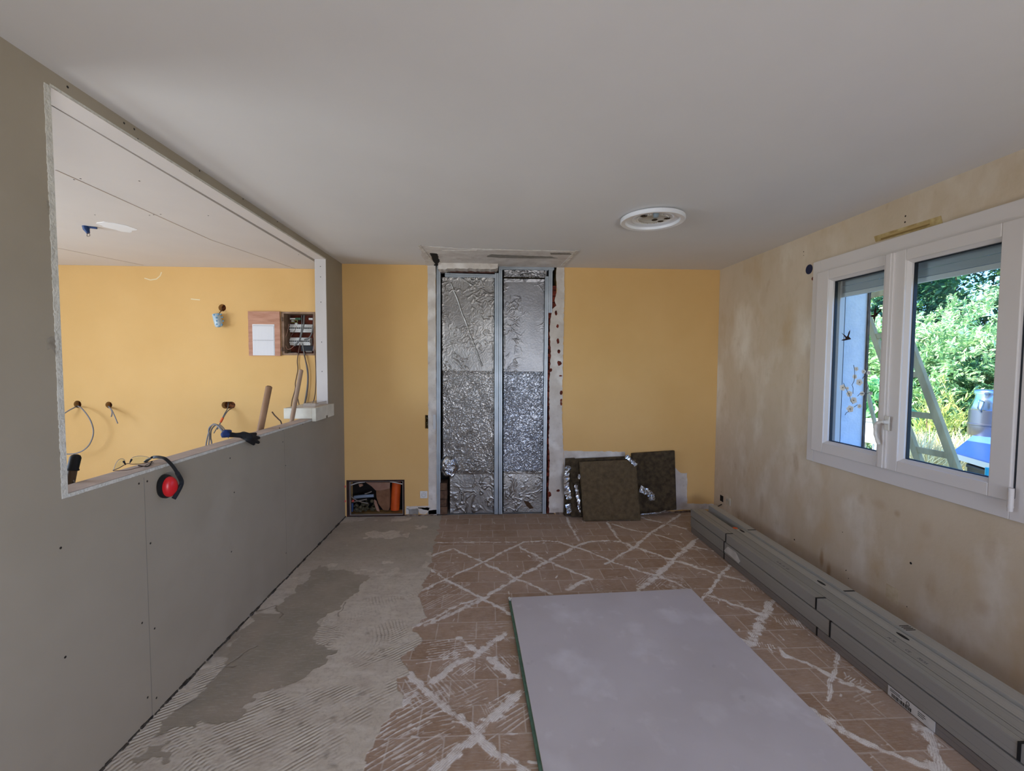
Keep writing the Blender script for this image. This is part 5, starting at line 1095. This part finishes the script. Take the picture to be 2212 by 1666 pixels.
# ------------------------------------------------------------------ tools leaning in the room beyond
M_han = mat('wooden_handle', (150, 116, 88), .65, col2=(126, 94, 68), scale=5, stretch=(4, 4, .6))
def handle(top, mid, xp, r, name, label, m, bottom_y=None):
    T = U(*top, 0, xp); B0 = U(*mid, 0, xp+.012); d = (B0-T); k = (T.z-.006)/-d.z; Bt = T+d*k
    t = thing(name, label, 'tool handle', Bt); n = 14; pts = [T+(Bt-T)*i/n for i in range(n+1)]
    MB().tube([T-d.normalized()*.004]+pts, [r*.6]+[r*(1-.05*math.cos(i)) for i in range(n+1)], 16).build('shaft', m, t, smooth=True); return t, T, Bt
def lean(top, sill, xt, r, name, label, m):
    T = U(*top, 0, xt); S_ = U(*sill, 0, XL(3)-TH-r-.006); d = S_-T
    return T, S_
def leaning(top, sill, ytop, r, name, label, m):
    # handle that rests against the back edge of the sill and stands on the floor
    xs_ = XL(3)-TH-r-.004; S_ = U(*sill, 0, xs_); T = U(*top, 1, S_.y+ytop); d = S_-T; k = (T.z-.006)/-d.z; Bt = T+d*k
    t = thing(name, label, 'tool handle', Bt); n = 16
    MB().tube([T-d.normalized()*r*.35]+[T+(Bt-T)*i/n for i in range(n+1)], [r*.55]+[r]*(n+1), 18).build('shaft', m, t, smooth=True); return t, T, Bt, S_
t1 = leaning((581, 836), (563, 925), .06, .021, 'tool_handle', 'thick round wooden handle leaning behind the sill, left of the slimmer one', M_han)
t2 = leaning((650.5, 800), (631, 905), .05, .0165, 'tool_handle', 'slimmer wooden handle leaning against the cream block on the sill', mat('pale_handle', (166, 142, 120), .65, col2=(146, 120, 98), scale=5))
xs_ = XL(1.7)-TH-.03; G0 = U(164, 984, 0, xs_-.0); G1 = U(157, 1014, 0, xs_); G2 = U(152, 1046, 0, xs_)
tg = thing('gripped_tool', 'upright tool with black rubber grip at the near corner of the sill', 'tool handle', Vector((G2.x, G2.y, .006)))
d = (G2-G0).normalized(); g = [G0+d*t for t in (0, .004, .012, .03, .06)] 
MB().tube([G0-d*.004, G0, G0+d*.008, G1-d*.004, G1, G1+d*.004, G1+d*.006], [.006, .0135, .0175, .0175, .0195, .0195, .016], 18).build('rubber_grip', mat('black_rubber', (18, 18, 20), .6), tg, smooth=True)
k = (G1.z-.006)/-d.z; MB().tube([G1, G1+d*k], .0145, 16).build('shaft', mat('dark_wood', (86, 66, 44), .6, col2=(60, 44, 30), scale=8), tg, smooth=True)
MB().tube([G2-d*.012+Vector((.014, -.006, .004)), G2-d*.006+Vector((.018, -.004, 0)), G2+Vector((.012, -.008, .0))], .0022, 6).build('wire_clip', M_fl, tg)

# ------------------------------------------------------------------ things on the sill
zt = zs+.003
# cream moulded block
cb = thing('cream_block', 'cream moulded foam block straddling the far end of the sill', 'block', Vector((-1.42, 3.85, zs)))
M_cream = mat('cream_foam', (214, 210, 196), .75, col2=(202, 198, 184), scale=14)
P0 = UL(682.5, 905, .035); xe = P0.x; ynear = P0.y
yfar = UL(723, 880, .035).y; zt1 = UL(682, 882, .035).z; z_b = UL(682, 911, .035).z; xback = xe-.36*0
xl = U(615, 890, 1, ynear+.02).x
q = U(672, 904, 1, ynear)
mb = MB()
zb = zs+.004
ztop = zt1
mb.box((xl, ynear, zb), (XL(ynear)+.003, yfar, ztop)).box((XL(ynear)+.003, ynear, z_b), (xe, yfar, ztop))
o = mb.build('moulded_body', M_cream, cb, bevel=.003)
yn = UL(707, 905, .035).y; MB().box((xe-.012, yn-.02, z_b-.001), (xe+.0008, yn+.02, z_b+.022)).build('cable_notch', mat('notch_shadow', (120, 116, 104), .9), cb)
MB().box((xl+.08, ynear+.06, ztop), (xe-.03, yfar-.03, ztop+.003)).build('lid_ridge', mat('pinkish_cream', (200, 186, 172), .8), cb)
ps = gm
# clear sheet on it
cs = thing('clear_plastic_tray', 'thin clear plastic tray lying on the cream block', 'tray', Vector((-1.45, (ynear+yfar)/2+.05, ztop+.003)))
A1 = U(655, 880, 1, ynear+.10); gl2 = bpy.data.materials.new('clear_plastic'); gl2.use_nodes = True; nt = gl2.node_tree; nt.nodes.clear()
o_ = nt.nodes.new('ShaderNodeOutputMaterial'); t_ = nt.nodes.new('ShaderNodeBsdfTransparent'); g_ = nt.nodes.new('ShaderNodeBsdfDiffuse'); x_ = nt.nodes.new('ShaderNodeMixShader')
x_.inputs[0].default_value = .3; t_.inputs[0].default_value = (.93, .92, .9, 1); g_.inputs[0].default_value = (.6, .55, .5, 1)
nt.links.new(t_.outputs[0], x_.inputs[1]); nt.links.new(g_.outputs[0], x_.inputs[2]); nt.links.new(x_.outputs[0], o_.inputs[0])
x0_, x1_, y0_, y1_ = A1.x, xe-.04, ynear+.10, yfar-.02; zq = ztop+.0035
mb = MB()
for a, b in (((x0_, y0_, zq), (x1_, y0_+.001, zq+.026)), ((x0_, y1_-.001, zq), (x1_, y1_, zq+.026)), ((x0_, y0_+.001, zq), (x0_+.001, y1_-.001, zq+.026)), ((x1_-.001, y0_+.001, zq), (x1_, y1_-.001, zq+.026))): mb.box(a, b)
mb.build('clear_wall', gl2, cs)
mb = MB().tube([(x0_, y0_, zq+.026), (x1_, y0_, zq+.026), (x1_, y1_, zq+.026), (x0_, y1_, zq+.026)], .0012, 6, closed=True); mb.build('tray_rim', mat('tray_rim', (150, 140, 130), .5), cs)
# gloves
M_glove = mat('black_glove', (26, 26, 30), .75, bump=.3, bscale=300); M_cuff = mat('navy_cuff', (28, 46, 96), .7)
f5x = lambda x, y, X: U(440+x*160/2212, 860+y*120/1659, 0, X)
gl_ = thing('work_glove', 'black work glove with navy cuff draped over the sill edge', 'glove', f5x(900, 1150, XL(2.9)-.03))
Xs = XL(2.8)
caps = [(f5x(700, 1090, Xs-.055), f5x(960, 1110, Xs-.03), .017, .014), (f5x(960, 1110, Xs-.03), f5x(1180, 1110, Xs-.005), .014, .019), (f5x(1180, 1110, Xs-.005), f5x(1340, 1160, Xs+.022), .022, .025),
        (f5x(1340, 1120, Xs+.02), f5x(1540, 1075, Xs+.02), .016, .010), (f5x(1400, 1170, Xs+.025), f5x(1640, 1190, Xs+.022), .016, .010), (f5x(1390, 1230, Xs+.025), f5x(1630, 1325, Xs+.018), .016, .010), (f5x(1330, 1240, Xs+.025), f5x(1490, 1370, Xs+.016), .016, .0095)]
blob('glove_hand', caps, M_glove, gl_, .0028, 3)
blob('glove_cuff', [(f5x(650, 1010, Xs-.06), f5x(780, 1000, Xs-.06), .0135, .011), (f5x(620, 1090, Xs-.065), f5x(700, 1090, Xs-.055), .019, .018), (f5x(580, 1060, Xs-.07), f5x(570, 1150, Xs-.075), .008, .008)], M_cuff, gl_, .0028, 3)
# safety glasses
f7x = lambda x, y, X: U(130+x*320/2050, 850+y*260/1666, 0, X)
sg = thing('safety_glasses', 'thin-framed safety glasses lying on the sill beside the ear muffs', 'glasses', f7x(950, 1040, XL(1.9)-.05))
M_fr2 = mat('glasses_frame', (96, 76, 70), .4); M_tip = mat('glasses_tip', (24, 22, 24), .5)
X9 = XL(1.9)
def w3(l): return spline([f7x(x, y, X9+dx) for x, y, dx in l], 6)
MB().tube(w3([(730, 1065, -.05), (820, 1030, -.055), (920, 975, -.06), (1000, 980, -.062), (1130, 975, -.064), (1270, 940, -.066)]), .0016, 8).build('front_frame', M_fr2, sg, smooth=True)
l1 = w3([(740, 1060, -.05), (765, 980, -.051), (810, 920, -.053), (860, 905, -.056), (895, 930, -.058), (880, 970, -.058)]); l2 = w3([(970, 950, -.06), (1000, 890, -.061), (1090, 868, -.063), (1200, 880, -.065), (1265, 910, -.066)])
MB().tube(l1, .0011, 6).tube(l2, .0011, 6).build('lens_rim', mat('clear_rim', (170, 164, 158), .2), sg, smooth=True)
mb = MB(); k = len(l1); mb.prism([p_ for p_ in l1]+[f7x(850, 1010, X9-.056), f7x(790, 1040, X9-.053)], (.0008, 0, 0)); mb.build('lens', gm, sg)
mb = MB(); mb.prism([p_ for p_ in l2]+[f7x(1180, 955, X9-.065), f7x(1050, 978, X9-.062)], (.0008, 0, 0)); mb.build('lens', gm, sg)
for a in [((880, 945, -.057), (905, 985, -.056)), ((985, 920, -.06), (965, 960, -.06))]: blob('nose_pad', [(f7x(a[0][0], a[0][1], X9+a[0][2]), f7x(a[1][0], a[1][1], X9+a[1][2]), .0042, .0022)], M_tip, sg, .0012, 1)
MB().tube(w3([(730, 1070, -.048), (820, 1070, -.035), (950, 1060, -.02), (1060, 1030, -.012), (1160, 1010, -.01), (1230, 970, -.02), (1290, 960, -.05)]), .0015, 8).build('temple', M_fr2, sg, smooth=True)
MB().tube(w3([(1270, 940, -.066), (1240, 990, -.04), (1190, 1012, -.02), (1080, 1000, -.02)]), .0026, 8).build('temple', M_tip, sg, smooth=True)
# ear muffs
em = thing('ear_muffs', 'ear muffs with a red cup and black headband hanging over the sill', 'ear muffs', f7x(1500, 1300, X9+.03))
M_bk = mat('muff_black', (22, 22, 24), .5); M_red = mat('muff_red', (196, 24, 32), .35, spec=.5)
cc = f7x(1490, 1290, X9+.030); hz_ = (f7x(1490, 1125, X9+.03).z-f7x(1490, 1455, X9+.03).z)/2
axm = Vector((.92, -.30, .0)).normalized()
def oval(prof, c, name, m, ry, rz):
    q = Vector((0, 0, 1)).rotation_difference(axm); mb = MB(); seg = 36; up = Vector((0, 0, 1)); side = axm.cross(up).normalized()
    for r, h in prof:
        for j in range(seg):
            th = 2*math.pi*j/seg; mb.v.append(tuple(c+axm*h+side*(ry*r*math.cos(th))+up*(rz*r*math.sin(th))))
    for i in range(len(prof)-1):
        for j in range(seg): mb.f.append((i*seg+j, i*seg+(j+1) % seg, (i+1)*seg+(j+1) % seg, (i+1)*seg+j))
    mb.f.append(tuple(range(seg))[::-1]); mb.f.append(tuple((len(prof)-1)*seg+j for j in range(seg))); return mb.build(name, m, em, smooth=True)
oval([(.85, -.026), (1, -.02), (1.0, -.006), (.92, .0), (.9, .008)], cc, 'ear_cushion', M_bk, .036, hz_)
oval([(.86, .008), (.86, .014), (.74, .026), (.45, .032), (.1, .033)], cc, 'ear_cup', M_red, .036, hz_)
band = spline([f7x(1570, 1460, X9+.06), f7x(1640, 1340, X9+.064), f7x(1680, 1230, X9+.062), f7x(1630, 1120, X9+.055), f7x(1560, 1010, X9+.035), f7x(1460, 910, X9+.005), f7x(1380, 885, X9-.03), f7x(1290, 885, X9-.07), f7x(1220, 915, X9-.11), f7x(1175, 955, X9-.13)], 6)
mb = MB(); n = len(band)
for i, p_ in enumerate(band):
    d = (band[min(i+1, n-1)]-band[max(i-1, 0)]).normalized(); s_ = d.cross(Vector((.8, -.5, .2))).normalized(); up = s_.cross(d)
    for a, b in ((-1, -1), (1, -1), (1, 1), (-1, 1)): mb.v.append(tuple(p_+s_*a*.0075*(1.2 if i < 20 else .9)+up*b*.0024))
for i in range(n-1):
    for j in range(4): mb.f.append((i*4+j, i*4+(j+1) % 4, (i+1)*4+(j+1) % 4, (i+1)*4+j))
mb.f.append((3, 2, 1, 0)); mb.f.append(tuple((n-1)*4+j for j in range(4)))
mb.build('headband', M_bk, em, bevel=.001)
mb = MB()
for k in range(7): mb.lathe([(.007, -.002), (.007, .002)], band[8]+(band[2]-band[10])*(k-3)*.06, axis=(0, .4, 1), seg=8)
mb.build('ratchet_teeth', M_bk, em)

# ------------------------------------------------------------------ outdoors
GZ = -.35
M_grass = mat('dry_lawn', (176, 160, 104), .95, col2=(120, 132, 62), scale=2.5, detail=8, bump=.6, bscale=30)
o = MB().box((XR0+.25, -8, GZ-.1), (30, 26, GZ)).build('ground', M_grass); struct(o, 'sunlit dry lawn outside the window')
def leafmat(name, c1_, c2_, c3_, trans=.35):
    m = bpy.data.materials.new(name); m.use_nodes = True; nt = m.node_tree; b = nt.nodes['Principled BSDF']; b.inputs['Roughness'].default_value = .5
    oi = nt.nodes.new('ShaderNodeAttribute'); oi.attribute_name = 'tone'; cr = nt.nodes.new('ShaderNodeValToRGB')
    cr.color_ramp.elements[0].color = lin(c1_); cr.color_ramp.elements[1].color = lin(c3_); e = cr.color_ramp.elements.new(.5); e.color = lin(c2_)
    nt.links.new(oi.outputs['Fac'], cr.inputs[0]); nt.links.new(cr.outputs[0], b.inputs['Base Color'])
    tr = nt.nodes.new('ShaderNodeBsdfTranslucent'); nt.links.new(cr.outputs[0], tr.inputs[0]); ad = nt.nodes.new('ShaderNodeMixShader'); ad.inputs[0].default_value = trans
    nt.links.new(b.outputs[0], ad.inputs[1]); nt.links.new(tr.outputs[0], ad.inputs[2]); nt.links.new(ad.outputs[0], nt.nodes['Material Output'].inputs[0]); return m
LM_dark = leafmat('leaf_dark', (34, 78, 58), (62, 112, 72), (120, 160, 96)); LM_mid = leafmat('leaf_bright', (92, 140, 84), (160, 196, 130), (226, 238, 196)); LM_yel = leafmat('leaf_yellow', (120, 150, 70), (178, 186, 96), (216, 206, 120))
LM_broad = leafmat('leaf_broad', (90, 150, 90), (130, 186, 116), (170, 214, 150)); M_bark = mat('bark', (104, 80, 60), .9, col2=(70, 54, 40), scale=12)
def leaves(center, rad, n, size, asp, seed, m, parent, shell=.45, sprays=0, droop=.2):
    r = np.random.RandomState(seed); c = np.array(center); rad = np.array(rad)
    if sprays:
        d = r.normal(size=(sprays, 3)); d /= np.linalg.norm(d, axis=1)[:, None]; lumps = 1+.28*np.sin(d[:, 0]*5+seed)*np.cos(d[:, 2]*6+seed)
        tips = d*(shell+(1-shell)*r.rand(sprays, 1)**.5)*lumps[:, None]
        k = n//sprays; dirn = d+r.normal(size=d.shape)*.45+np.array([0, 0, .35]); dirn /= np.linalg.norm(dirn, axis=1)[:, None]
        L = .32+.1*r.rand(sprays, 1); t = np.linspace(0, 1, k)
        P = (tips*rad)[:, None, :]+dirn[:, None, :]*(L[:, None, :]*t[None, :, None])*size*5+c
        side = np.cross(dirn, r.normal(size=dirn.shape)); side /= np.linalg.norm(side, axis=1)[:, None]
        sg_ = np.where(np.arange(k) % 2, 1, -1)[None, :, None]; ax = dirn[:, None, :]*.6+side[:, None, :]*sg_*.8; ax = ax+r.normal(size=ax.shape)*.15
        P = P.reshape(-1, 3); ax = ax.reshape(-1, 3); tone0 = np.repeat(r.rand(sprays), k)*.7
    else:
        d = r.normal(size=(n, 3)); d /= np.linalg.norm(d, axis=1)[:, None]; P = d*(shell+(1-shell)*r.rand(n, 1)**.5)*rad*(1+.2*np.sin(d[:, :1]*7+seed))+c; ax = d+r.normal(size=d.shape)*.8; tone0 = r.rand(n)*.7
    N_ = len(P); ax /= np.linalg.norm(ax, axis=1)[:, None]; ax[:, 2] -= droop; sd = np.cross(ax, r.normal(size=ax.shape)); sd /= np.linalg.norm(sd, axis=1)[:, None]; nr = np.cross(ax, sd)
    s = size*(.7+.6*r.rand(N_, 1)); w_ = s*asp
    keep = P[:, 2] > GZ
    V = np.stack([P, P+ax*s*.5+sd*w_*.5+nr*w_*.15, P+ax*s-nr*s*.12, P+ax*s*.5-sd*w_*.5+nr*w_*.15], 1)[keep]; N_ = len(V)
    me = bpy.data.meshes.new('foliage'); me.vertices.add(N_*4); me.vertices.foreach_set('co', V.reshape(-1).astype(np.float32)); me.loops.add(N_*4); me.loops.foreach_set('vertex_index', np.arange(N_*4, dtype=np.int32))
    me.polygons.add(N_); me.polygons.foreach_set('loop_start', np.arange(N_, dtype=np.int32)*4); me.polygons.foreach_set('loop_total', np.full(N_, 4, np.int32)); me.update(calc_edges=True)
    a = me.attributes.new('tone', 'FLOAT', 'POINT'); tone = np.repeat(np.clip(tone0[keep]+.3*r.rand(N_), 0, 1), 4); a.data.foreach_set('value', tone.astype(np.float32))
    me.materials.append(m); o = bpy.data.objects.new('foliage', me); COL.objects.link(o); o.parent = parent; o.matrix_parent_inverse = Matrix.Translation(-Vector(parent.location)); return o
def plant(name, label, c, rad, n, size, asp, seed, m, cat='shrub', group='garden shrubs and trees outside the window', sprays=0, trunk=.05, shell=.45, droop=.2):
    t = thing(name, label, cat, (c[0], c[1], GZ), group); mb = MB(); rg = random.Random(seed)
    mb.tube([(c[0], c[1], GZ), (c[0]+.05, c[1], (GZ+c[2])/2), (c[0], c[1], c[2]+rad[2]*.5)], [trunk, trunk*.8, trunk*.3], 8)
    for k in range(9):
        a = rg.uniform(0, 6.28); z = GZ+(c[2]-GZ)*rg.uniform(.2, 1.1); mb.tube([(c[0], c[1], z), (c[0]+rad[0]*.35*math.cos(a), c[1]+rad[1]*.35*math.sin(a), z+rad[2]*.3), (c[0]+rad[0]*.75*math.cos(a), c[1]+rad[1]*.75*math.sin(a), z+rad[2]*.65)], [trunk*.4, trunk*.25, trunk*.1], 6)
    mb.build('stems', M_bark, t, smooth=True); leaves(c, rad, n, size, asp, seed, m, t, shell, sprays, droop); return t
def at(px, py, Y): return U(px, py, 1, Y)
p = at(2040, 640, 11); plant('garden_tree', 'big dark green tree filling the view behind the pale bush', (p.x, p.y, 2.9), (2.8, 2.8, 3.0), 26000, .17, .34, 1, LM_dark, 'tree', sprays=1500, trunk=.16, shell=.6)
p = at(2230, 660, 9.6); plant('garden_tree', 'dark green tree at the right end of the hedge line', (p.x, p.y, 2.5), (2.0, 2.0, 2.9), 18000, .15, .34, 2, LM_dark, 'tree', sprays=1100, trunk=.14, shell=.6)
p = at(1800, 660, 12); plant('garden_tree', 'dark green tree hidden mostly by the left window frame', (p.x, p.y, 2.6), (2.4, 2.4, 2.8), 18000, .17, .36, 3, LM_dark, 'tree', sprays=1100, trunk=.15, shell=.6)
p = at(2085, 790, 8.2); plant('pale_shrub', 'bright pale green shrub in full sun, tallest in the right window pane', (p.x, p.y, 1.25), (1.15, 1.15, 1.35), 24000, .10, .28, 4, LM_mid, sprays=1700, shell=.5)
p = at(1985, 800, 8.8); plant('pale_shrub', 'bright green shrub standing left of the tallest pale one', (p.x, p.y, 1.0), (1.0, 1.0, 1.2), 17000, .10, .28, 5, LM_mid, sprays=1200, shell=.5)
p = at(1905, 740, 9.4); plant('pale_shrub', 'sunlit green shrub behind the wooden ladder in the left pane', (p.x, p.y, 1.15), (1.0, 1.0, 1.5), 17000, .11, .32, 6, LM_mid, sprays=1200, shell=.5)
p = at(2165, 820, 7.6); plant('dark_shrub', 'dark green shrub behind the metal can', (p.x, p.y, .75), (.75, .75, 1.05), 14000, .09, .3, 7, LM_dark, sprays=1000, shell=.5)
p = at(1893, 855, 6.4); plant('broadleaf_plant', 'light green broad-leaved plant low in the left pane', (p.x, p.y, 1.02), (.30, .30, .28), 420, .16, .8, 8, LM_broad, trunk=.02, shell=.2, droop=.5)
for k, (x, y, hgt, la) in enumerate([(2002, 915, .30, 'left'), (2032, 902, .36, 'middle'), (2062, 915, .30, 'right')]):
    p = at(x, y, 7.0); base = Vector((p.x, p.y, GZ)); t = thing('yellow_shoot_plant', 'upright yellow-tipped garden plant, %s one of the three at the hedge foot' % la, 'plant', base, 'yellow-tipped plants at the hedge foot')
    mb = MB(); mb.tube([base, (p.x, p.y, p.z+hgt*.5)], [.02, .006], 6); mb.build('stems', M_bark, t); leaves((p.x, p.y, p.z-.15), (.13, .13, .62), 520, .075, .2, 60+k, LM_yel, t, .1, 65, -.5)
# low tufts of dry grass
mb = MB()
for k, (x, y, la) in enumerate([(1985, 950, 'left'), (2010, 930, 'middle'), (2075, 955, 'right')]):
    p = at(x, y, 6.6); t = thing('dry_grass_tuft', 'pale dry grass tuft on the lawn, %s one below the shrubs' % la, 'grass tuft', (p.x, p.y, GZ), 'dry grass tufts on the lawn'); leaves((p.x, p.y, GZ+.25), (.28, .28, .25), 700, .2, .08, 80+k, leafmat('straw', (200, 180, 130), (226, 214, 170), (236, 236, 200)) if k == 0 else bpy.data.materials['straw'], t, .1, 0, -1.2)
# wooden ladder close outside
M_lad = mat('weathered_wood', (196, 170, 122), .85, col2=(164, 140, 98), scale=9, stretch=(1, 1, .3), bump=.3)
XLd = 3.35
lad = thing('wooden_ladder', 'weathered wooden ladder leaning just outside the window', 'ladder', Vector((XLd, U(2068, 1025, 0, XLd).y, GZ)))
def plank(a, b, wd, th, name):
    A_, B2 = Vector(a), Vector(b); d = (B2-A_).normalized(); s_ = Vector((0, d.z, -d.y)).normalized(); n_ = Vector((1, 0, 0))
    mb = MB(); mb.hexa([A_-s_*wd/2-n_*th/2, A_+s_*wd/2-n_*th/2, A_+s_*wd/2+n_*th/2, A_-s_*wd/2+n_*th/2, B2-s_*wd/2-n_*th/2, B2+s_*wd/2-n_*th/2, B2+s_*wd/2+n_*th/2, B2-s_*wd/2+n_*th/2]); return mb.build(name, M_lad, lad, bevel=.004)
def lext(a, b, zt_=None):
    A_, B2 = U(*a, 0, XLd), U(*b, 0, XLd); d = B2-A_; k = (A_.z-GZ)/(-d.z); return A_, A_+d*k
ra, rb = lext((1921, 618), (2069, 1022)); la_, lb = lext((1880, 700), (1987, 1000))
dl = (lb-la_).normalized(); la2 = la_-dl*.18
plank(ra, rb, .055, .035, 'side_rail'); plank(la2, lb, .05, .035, 'side_rail')
def onrail(A_, B2, px, py):
    # nearest height
    q = U(px, py, 0, XLd); t = (A_.z-q.z)/(A_.z-B2.z); return A_+(B2-A_)*t
for (l, r_) in [((1885, 640), (1925, 628)), ((1885, 727), (1935, 722)), ((1918, 815), (1985, 808)), ((1950, 893), (2018, 900)), ((1975, 970), (2050, 985))]:
    plank(onrail(la2, lb, *l), onrail(ra, rb, *r_), .045, .022, 'rung')
for zz in (.35, .05): plank(Vector((XLd, la2.y+(lb.y-la2.y)*(la2.z-zz)/(la2.z-lb.z), zz)), Vector((XLd, ra.y+(rb.y-ra.y)*(ra.z-zz)/(ra.z-rb.z), zz)), .045, .022, 'rung')
XS = 3.7; a = U(1884, 890, 0, XS); b = U(1906, 985, 0, XS); k = (a.z-GZ)/(a.z-b.z); bb = a+(b-a)*k; aa = a-(b-a).normalized()*1.1
mb = MB().tube([aa, bb], .018, 10); mb.build('rear_leg', M_lad, lad)
# white hive-like box on legs beyond
p = at(1893, 930, 6.0); hb_ = thing('white_garden_box', 'small white box on legs low in the left window pane', 'garden box', (p.x, p.y, GZ))
M_wb = mat('white_painted_wood', (190, 186, 178), .6); MB().box((p.x-.10, p.y-.12, p.z-.18), (p.x+.09, p.y+.12, p.z+.12)).build('box_body', M_wb, hb_, bevel=.005); MB().box((p.x-.12, p.y-.14, p.z+.12), (p.x+.11, p.y+.14, p.z+.16)).build('box_lid', M_wb, hb_, bevel=.008)
for dx in (-.08, .07):
    for dy in (-.1, .1): MB().box((p.x+dx-.015, p.y+dy-.015, GZ), (p.x+dx+.015, p.y+dy+.015, p.z-.18)).build('leg', M_wb, hb_)
# metal work table with the churn
TZ = .72
tb = thing('metal_table', 'metal work table with a top coloured blue as reflected sky, cluttered underneath', 'table', Vector((4.7, 4.3, GZ)))
T1 = U(2058, 976, 2, TZ); T2 = U(2143, 1000, 2, TZ); T3 = U(2106, 937, 2, TZ); e1 = (T2-T1).normalized(); e2 = (T3-T1)
c1p = T1; c2p = T1+e1*1.7; c3p = c2p+e2; c4p = T1+e2
M_top = mat('sheet_metal_sky_tint', (84, 124, 186), .35, .1); M_leg = mat('table_leg', (196, 196, 196), .4, .6); M_tub = mat('black_tub', (26, 26, 30), .45)  # table top coloured blue to stand for reflected sky
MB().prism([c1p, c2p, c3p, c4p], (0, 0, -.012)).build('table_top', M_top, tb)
dn = Vector((0, 0, -.012)); mb = MB(); n2 = (e2.normalized()*.012)
for (s, e) in ((c1p, c2p), (c2p, c3p), (c3p, c4p), (c4p, c1p)): mb.prism([s+dn, e+dn, e+dn+Vector((0, 0, -.05)), s+dn+Vector((0, 0, -.05))], n2 if s in (c1p, c3p) else e1*.012)
mb.build('apron', M_leg, tb)
ins = [c1p+e1*.04+e2*.05, c2p-e1*.04+e2*.05, c3p-e1*.04-e2*.05, c4p+e1*.04-e2*.05]
for q in ins: MB().box((q.x-.02, q.y-.02, GZ), (q.x+.02, q.y+.02, TZ-.062)).build('leg', M_leg, tb)
tub = thing('black_tub', 'black ribbed tub of clutter under the metal table', 'tub', (c1p+e1*.5+e2*.4)*1.0)
mm = c1p+e1*.62+e2*.25; tub.location = (mm.x, mm.y, GZ); a_ = e1*.44; b_ = e2*.17; z0_, z1_ = GZ, TZ-.10
mb = MB(); q = [mm-a_-b_, mm+a_-b_, mm+a_+b_, mm-a_+b_]; mb.hexa([Vector((v.x, v.y, z0_)) for v in q]+[Vector((v.x, v.y, z1_)) for v in q]); mb.build('tub_body', M_tub, tub, bevel=.01)
q = [mm-a_*1.03-b_*1.05, mm+a_*1.03-b_*1.05, mm+a_*1.03+b_*1.05, mm-a_*1.03+b_*1.05]; mb = MB(); mb.hexa([Vector((v.x, v.y, z1_-.03)) for v in q]+[Vector((v.x, v.y, z1_)) for v in q]); mb.build('tub_rim', M_tub, tub, bevel=.006)
nf_ = Vector((-e2.x, -e2.y, 0)).normalized()
qq = U(2125, 1020, 2, TZ-.3); ft = mm-b_*1.0+nf_*.03
sack = thing('grey_sack', 'rumpled grey sack in front of the black tub under the table', 'sack', (ft.x+.25, ft.y-.1, GZ))
s0 = c1p+e1*.85-e2*.02+nf_*.12; blob('sack_body', [((s0.x, s0.y, GZ+.16), (s0.x+.25, s0.y-.08, GZ+.18), .15, .15), ((s0.x+.05, s0.y, GZ+.35), (s0.x+.22, s0.y-.06, GZ+.55), .13, .12)], mat('sack_grey', (110, 104, 104), .9, col2=(70, 64, 68), scale=8, bump=.6, bscale=20), sack, .02, 4)
tqs = U(2134, 1026, 1, s0.y-.2); cy_ = MB().lathe([(.016, -.05), (.016, .05)], tqs, seg=14).build('turquoise_tube', mat('turquoise', (40, 190, 206), .4)); tag(cy_, 'small turquoise tube by the sack under the metal table', 'tube')
ct = thing('metal_churn', 'shiny metal milk churn standing on the table', 'churn', (0, 0, 0)); cbp = U(2134, 941, 2, TZ); ct.location = cbp
R_ = .175
sc_ = (at(2134, 842, cbp.y).z-TZ)
M_churn = mat('polished_churn', (168, 172, 180), .18, 1); M_band = mat('churn_body', (118, 114, 116), .3, .9)
MB().lathe([(R_*.98, 0), (R_, .01), (R_, sc_*.22), (R_*1.04, sc_*.23), (R_*1.04, sc_*.26), (R_, sc_*.27), (R_*.98, sc_*.56)], cbp, seg=40).build('churn_body', M_band, ct, smooth=True)
MB().lathe([(R_*.98, sc_*.56), (R_, sc_*.575), (R_*.72, sc_*.80), (R_*.68, sc_*.90)], cbp, seg=40).build('churn_shoulder', M_churn, ct, smooth=True)
MB().lathe([(R_*.68, sc_*.90), (R_*.78, sc_*.905), (R_*.78, sc_*.97), (R_*.70, sc_*1.0), (.01, sc_*1.0)], cbp, seg=40).build('churn_lid', M_churn, ct, smooth=True)
for s_ in (-1, 1):
    h0 = cbp+Vector((s_*R_*.8, -.05, sc_*.75)); MB().tube(spline([h0, h0+Vector((s_*.05, 0, .01)), h0+Vector((s_*.06, 0, -.08)), h0+Vector((s_*.03, 0, -.12))], 5), .008, 8).build('churn_handle', M_churn, ct, smooth=True)
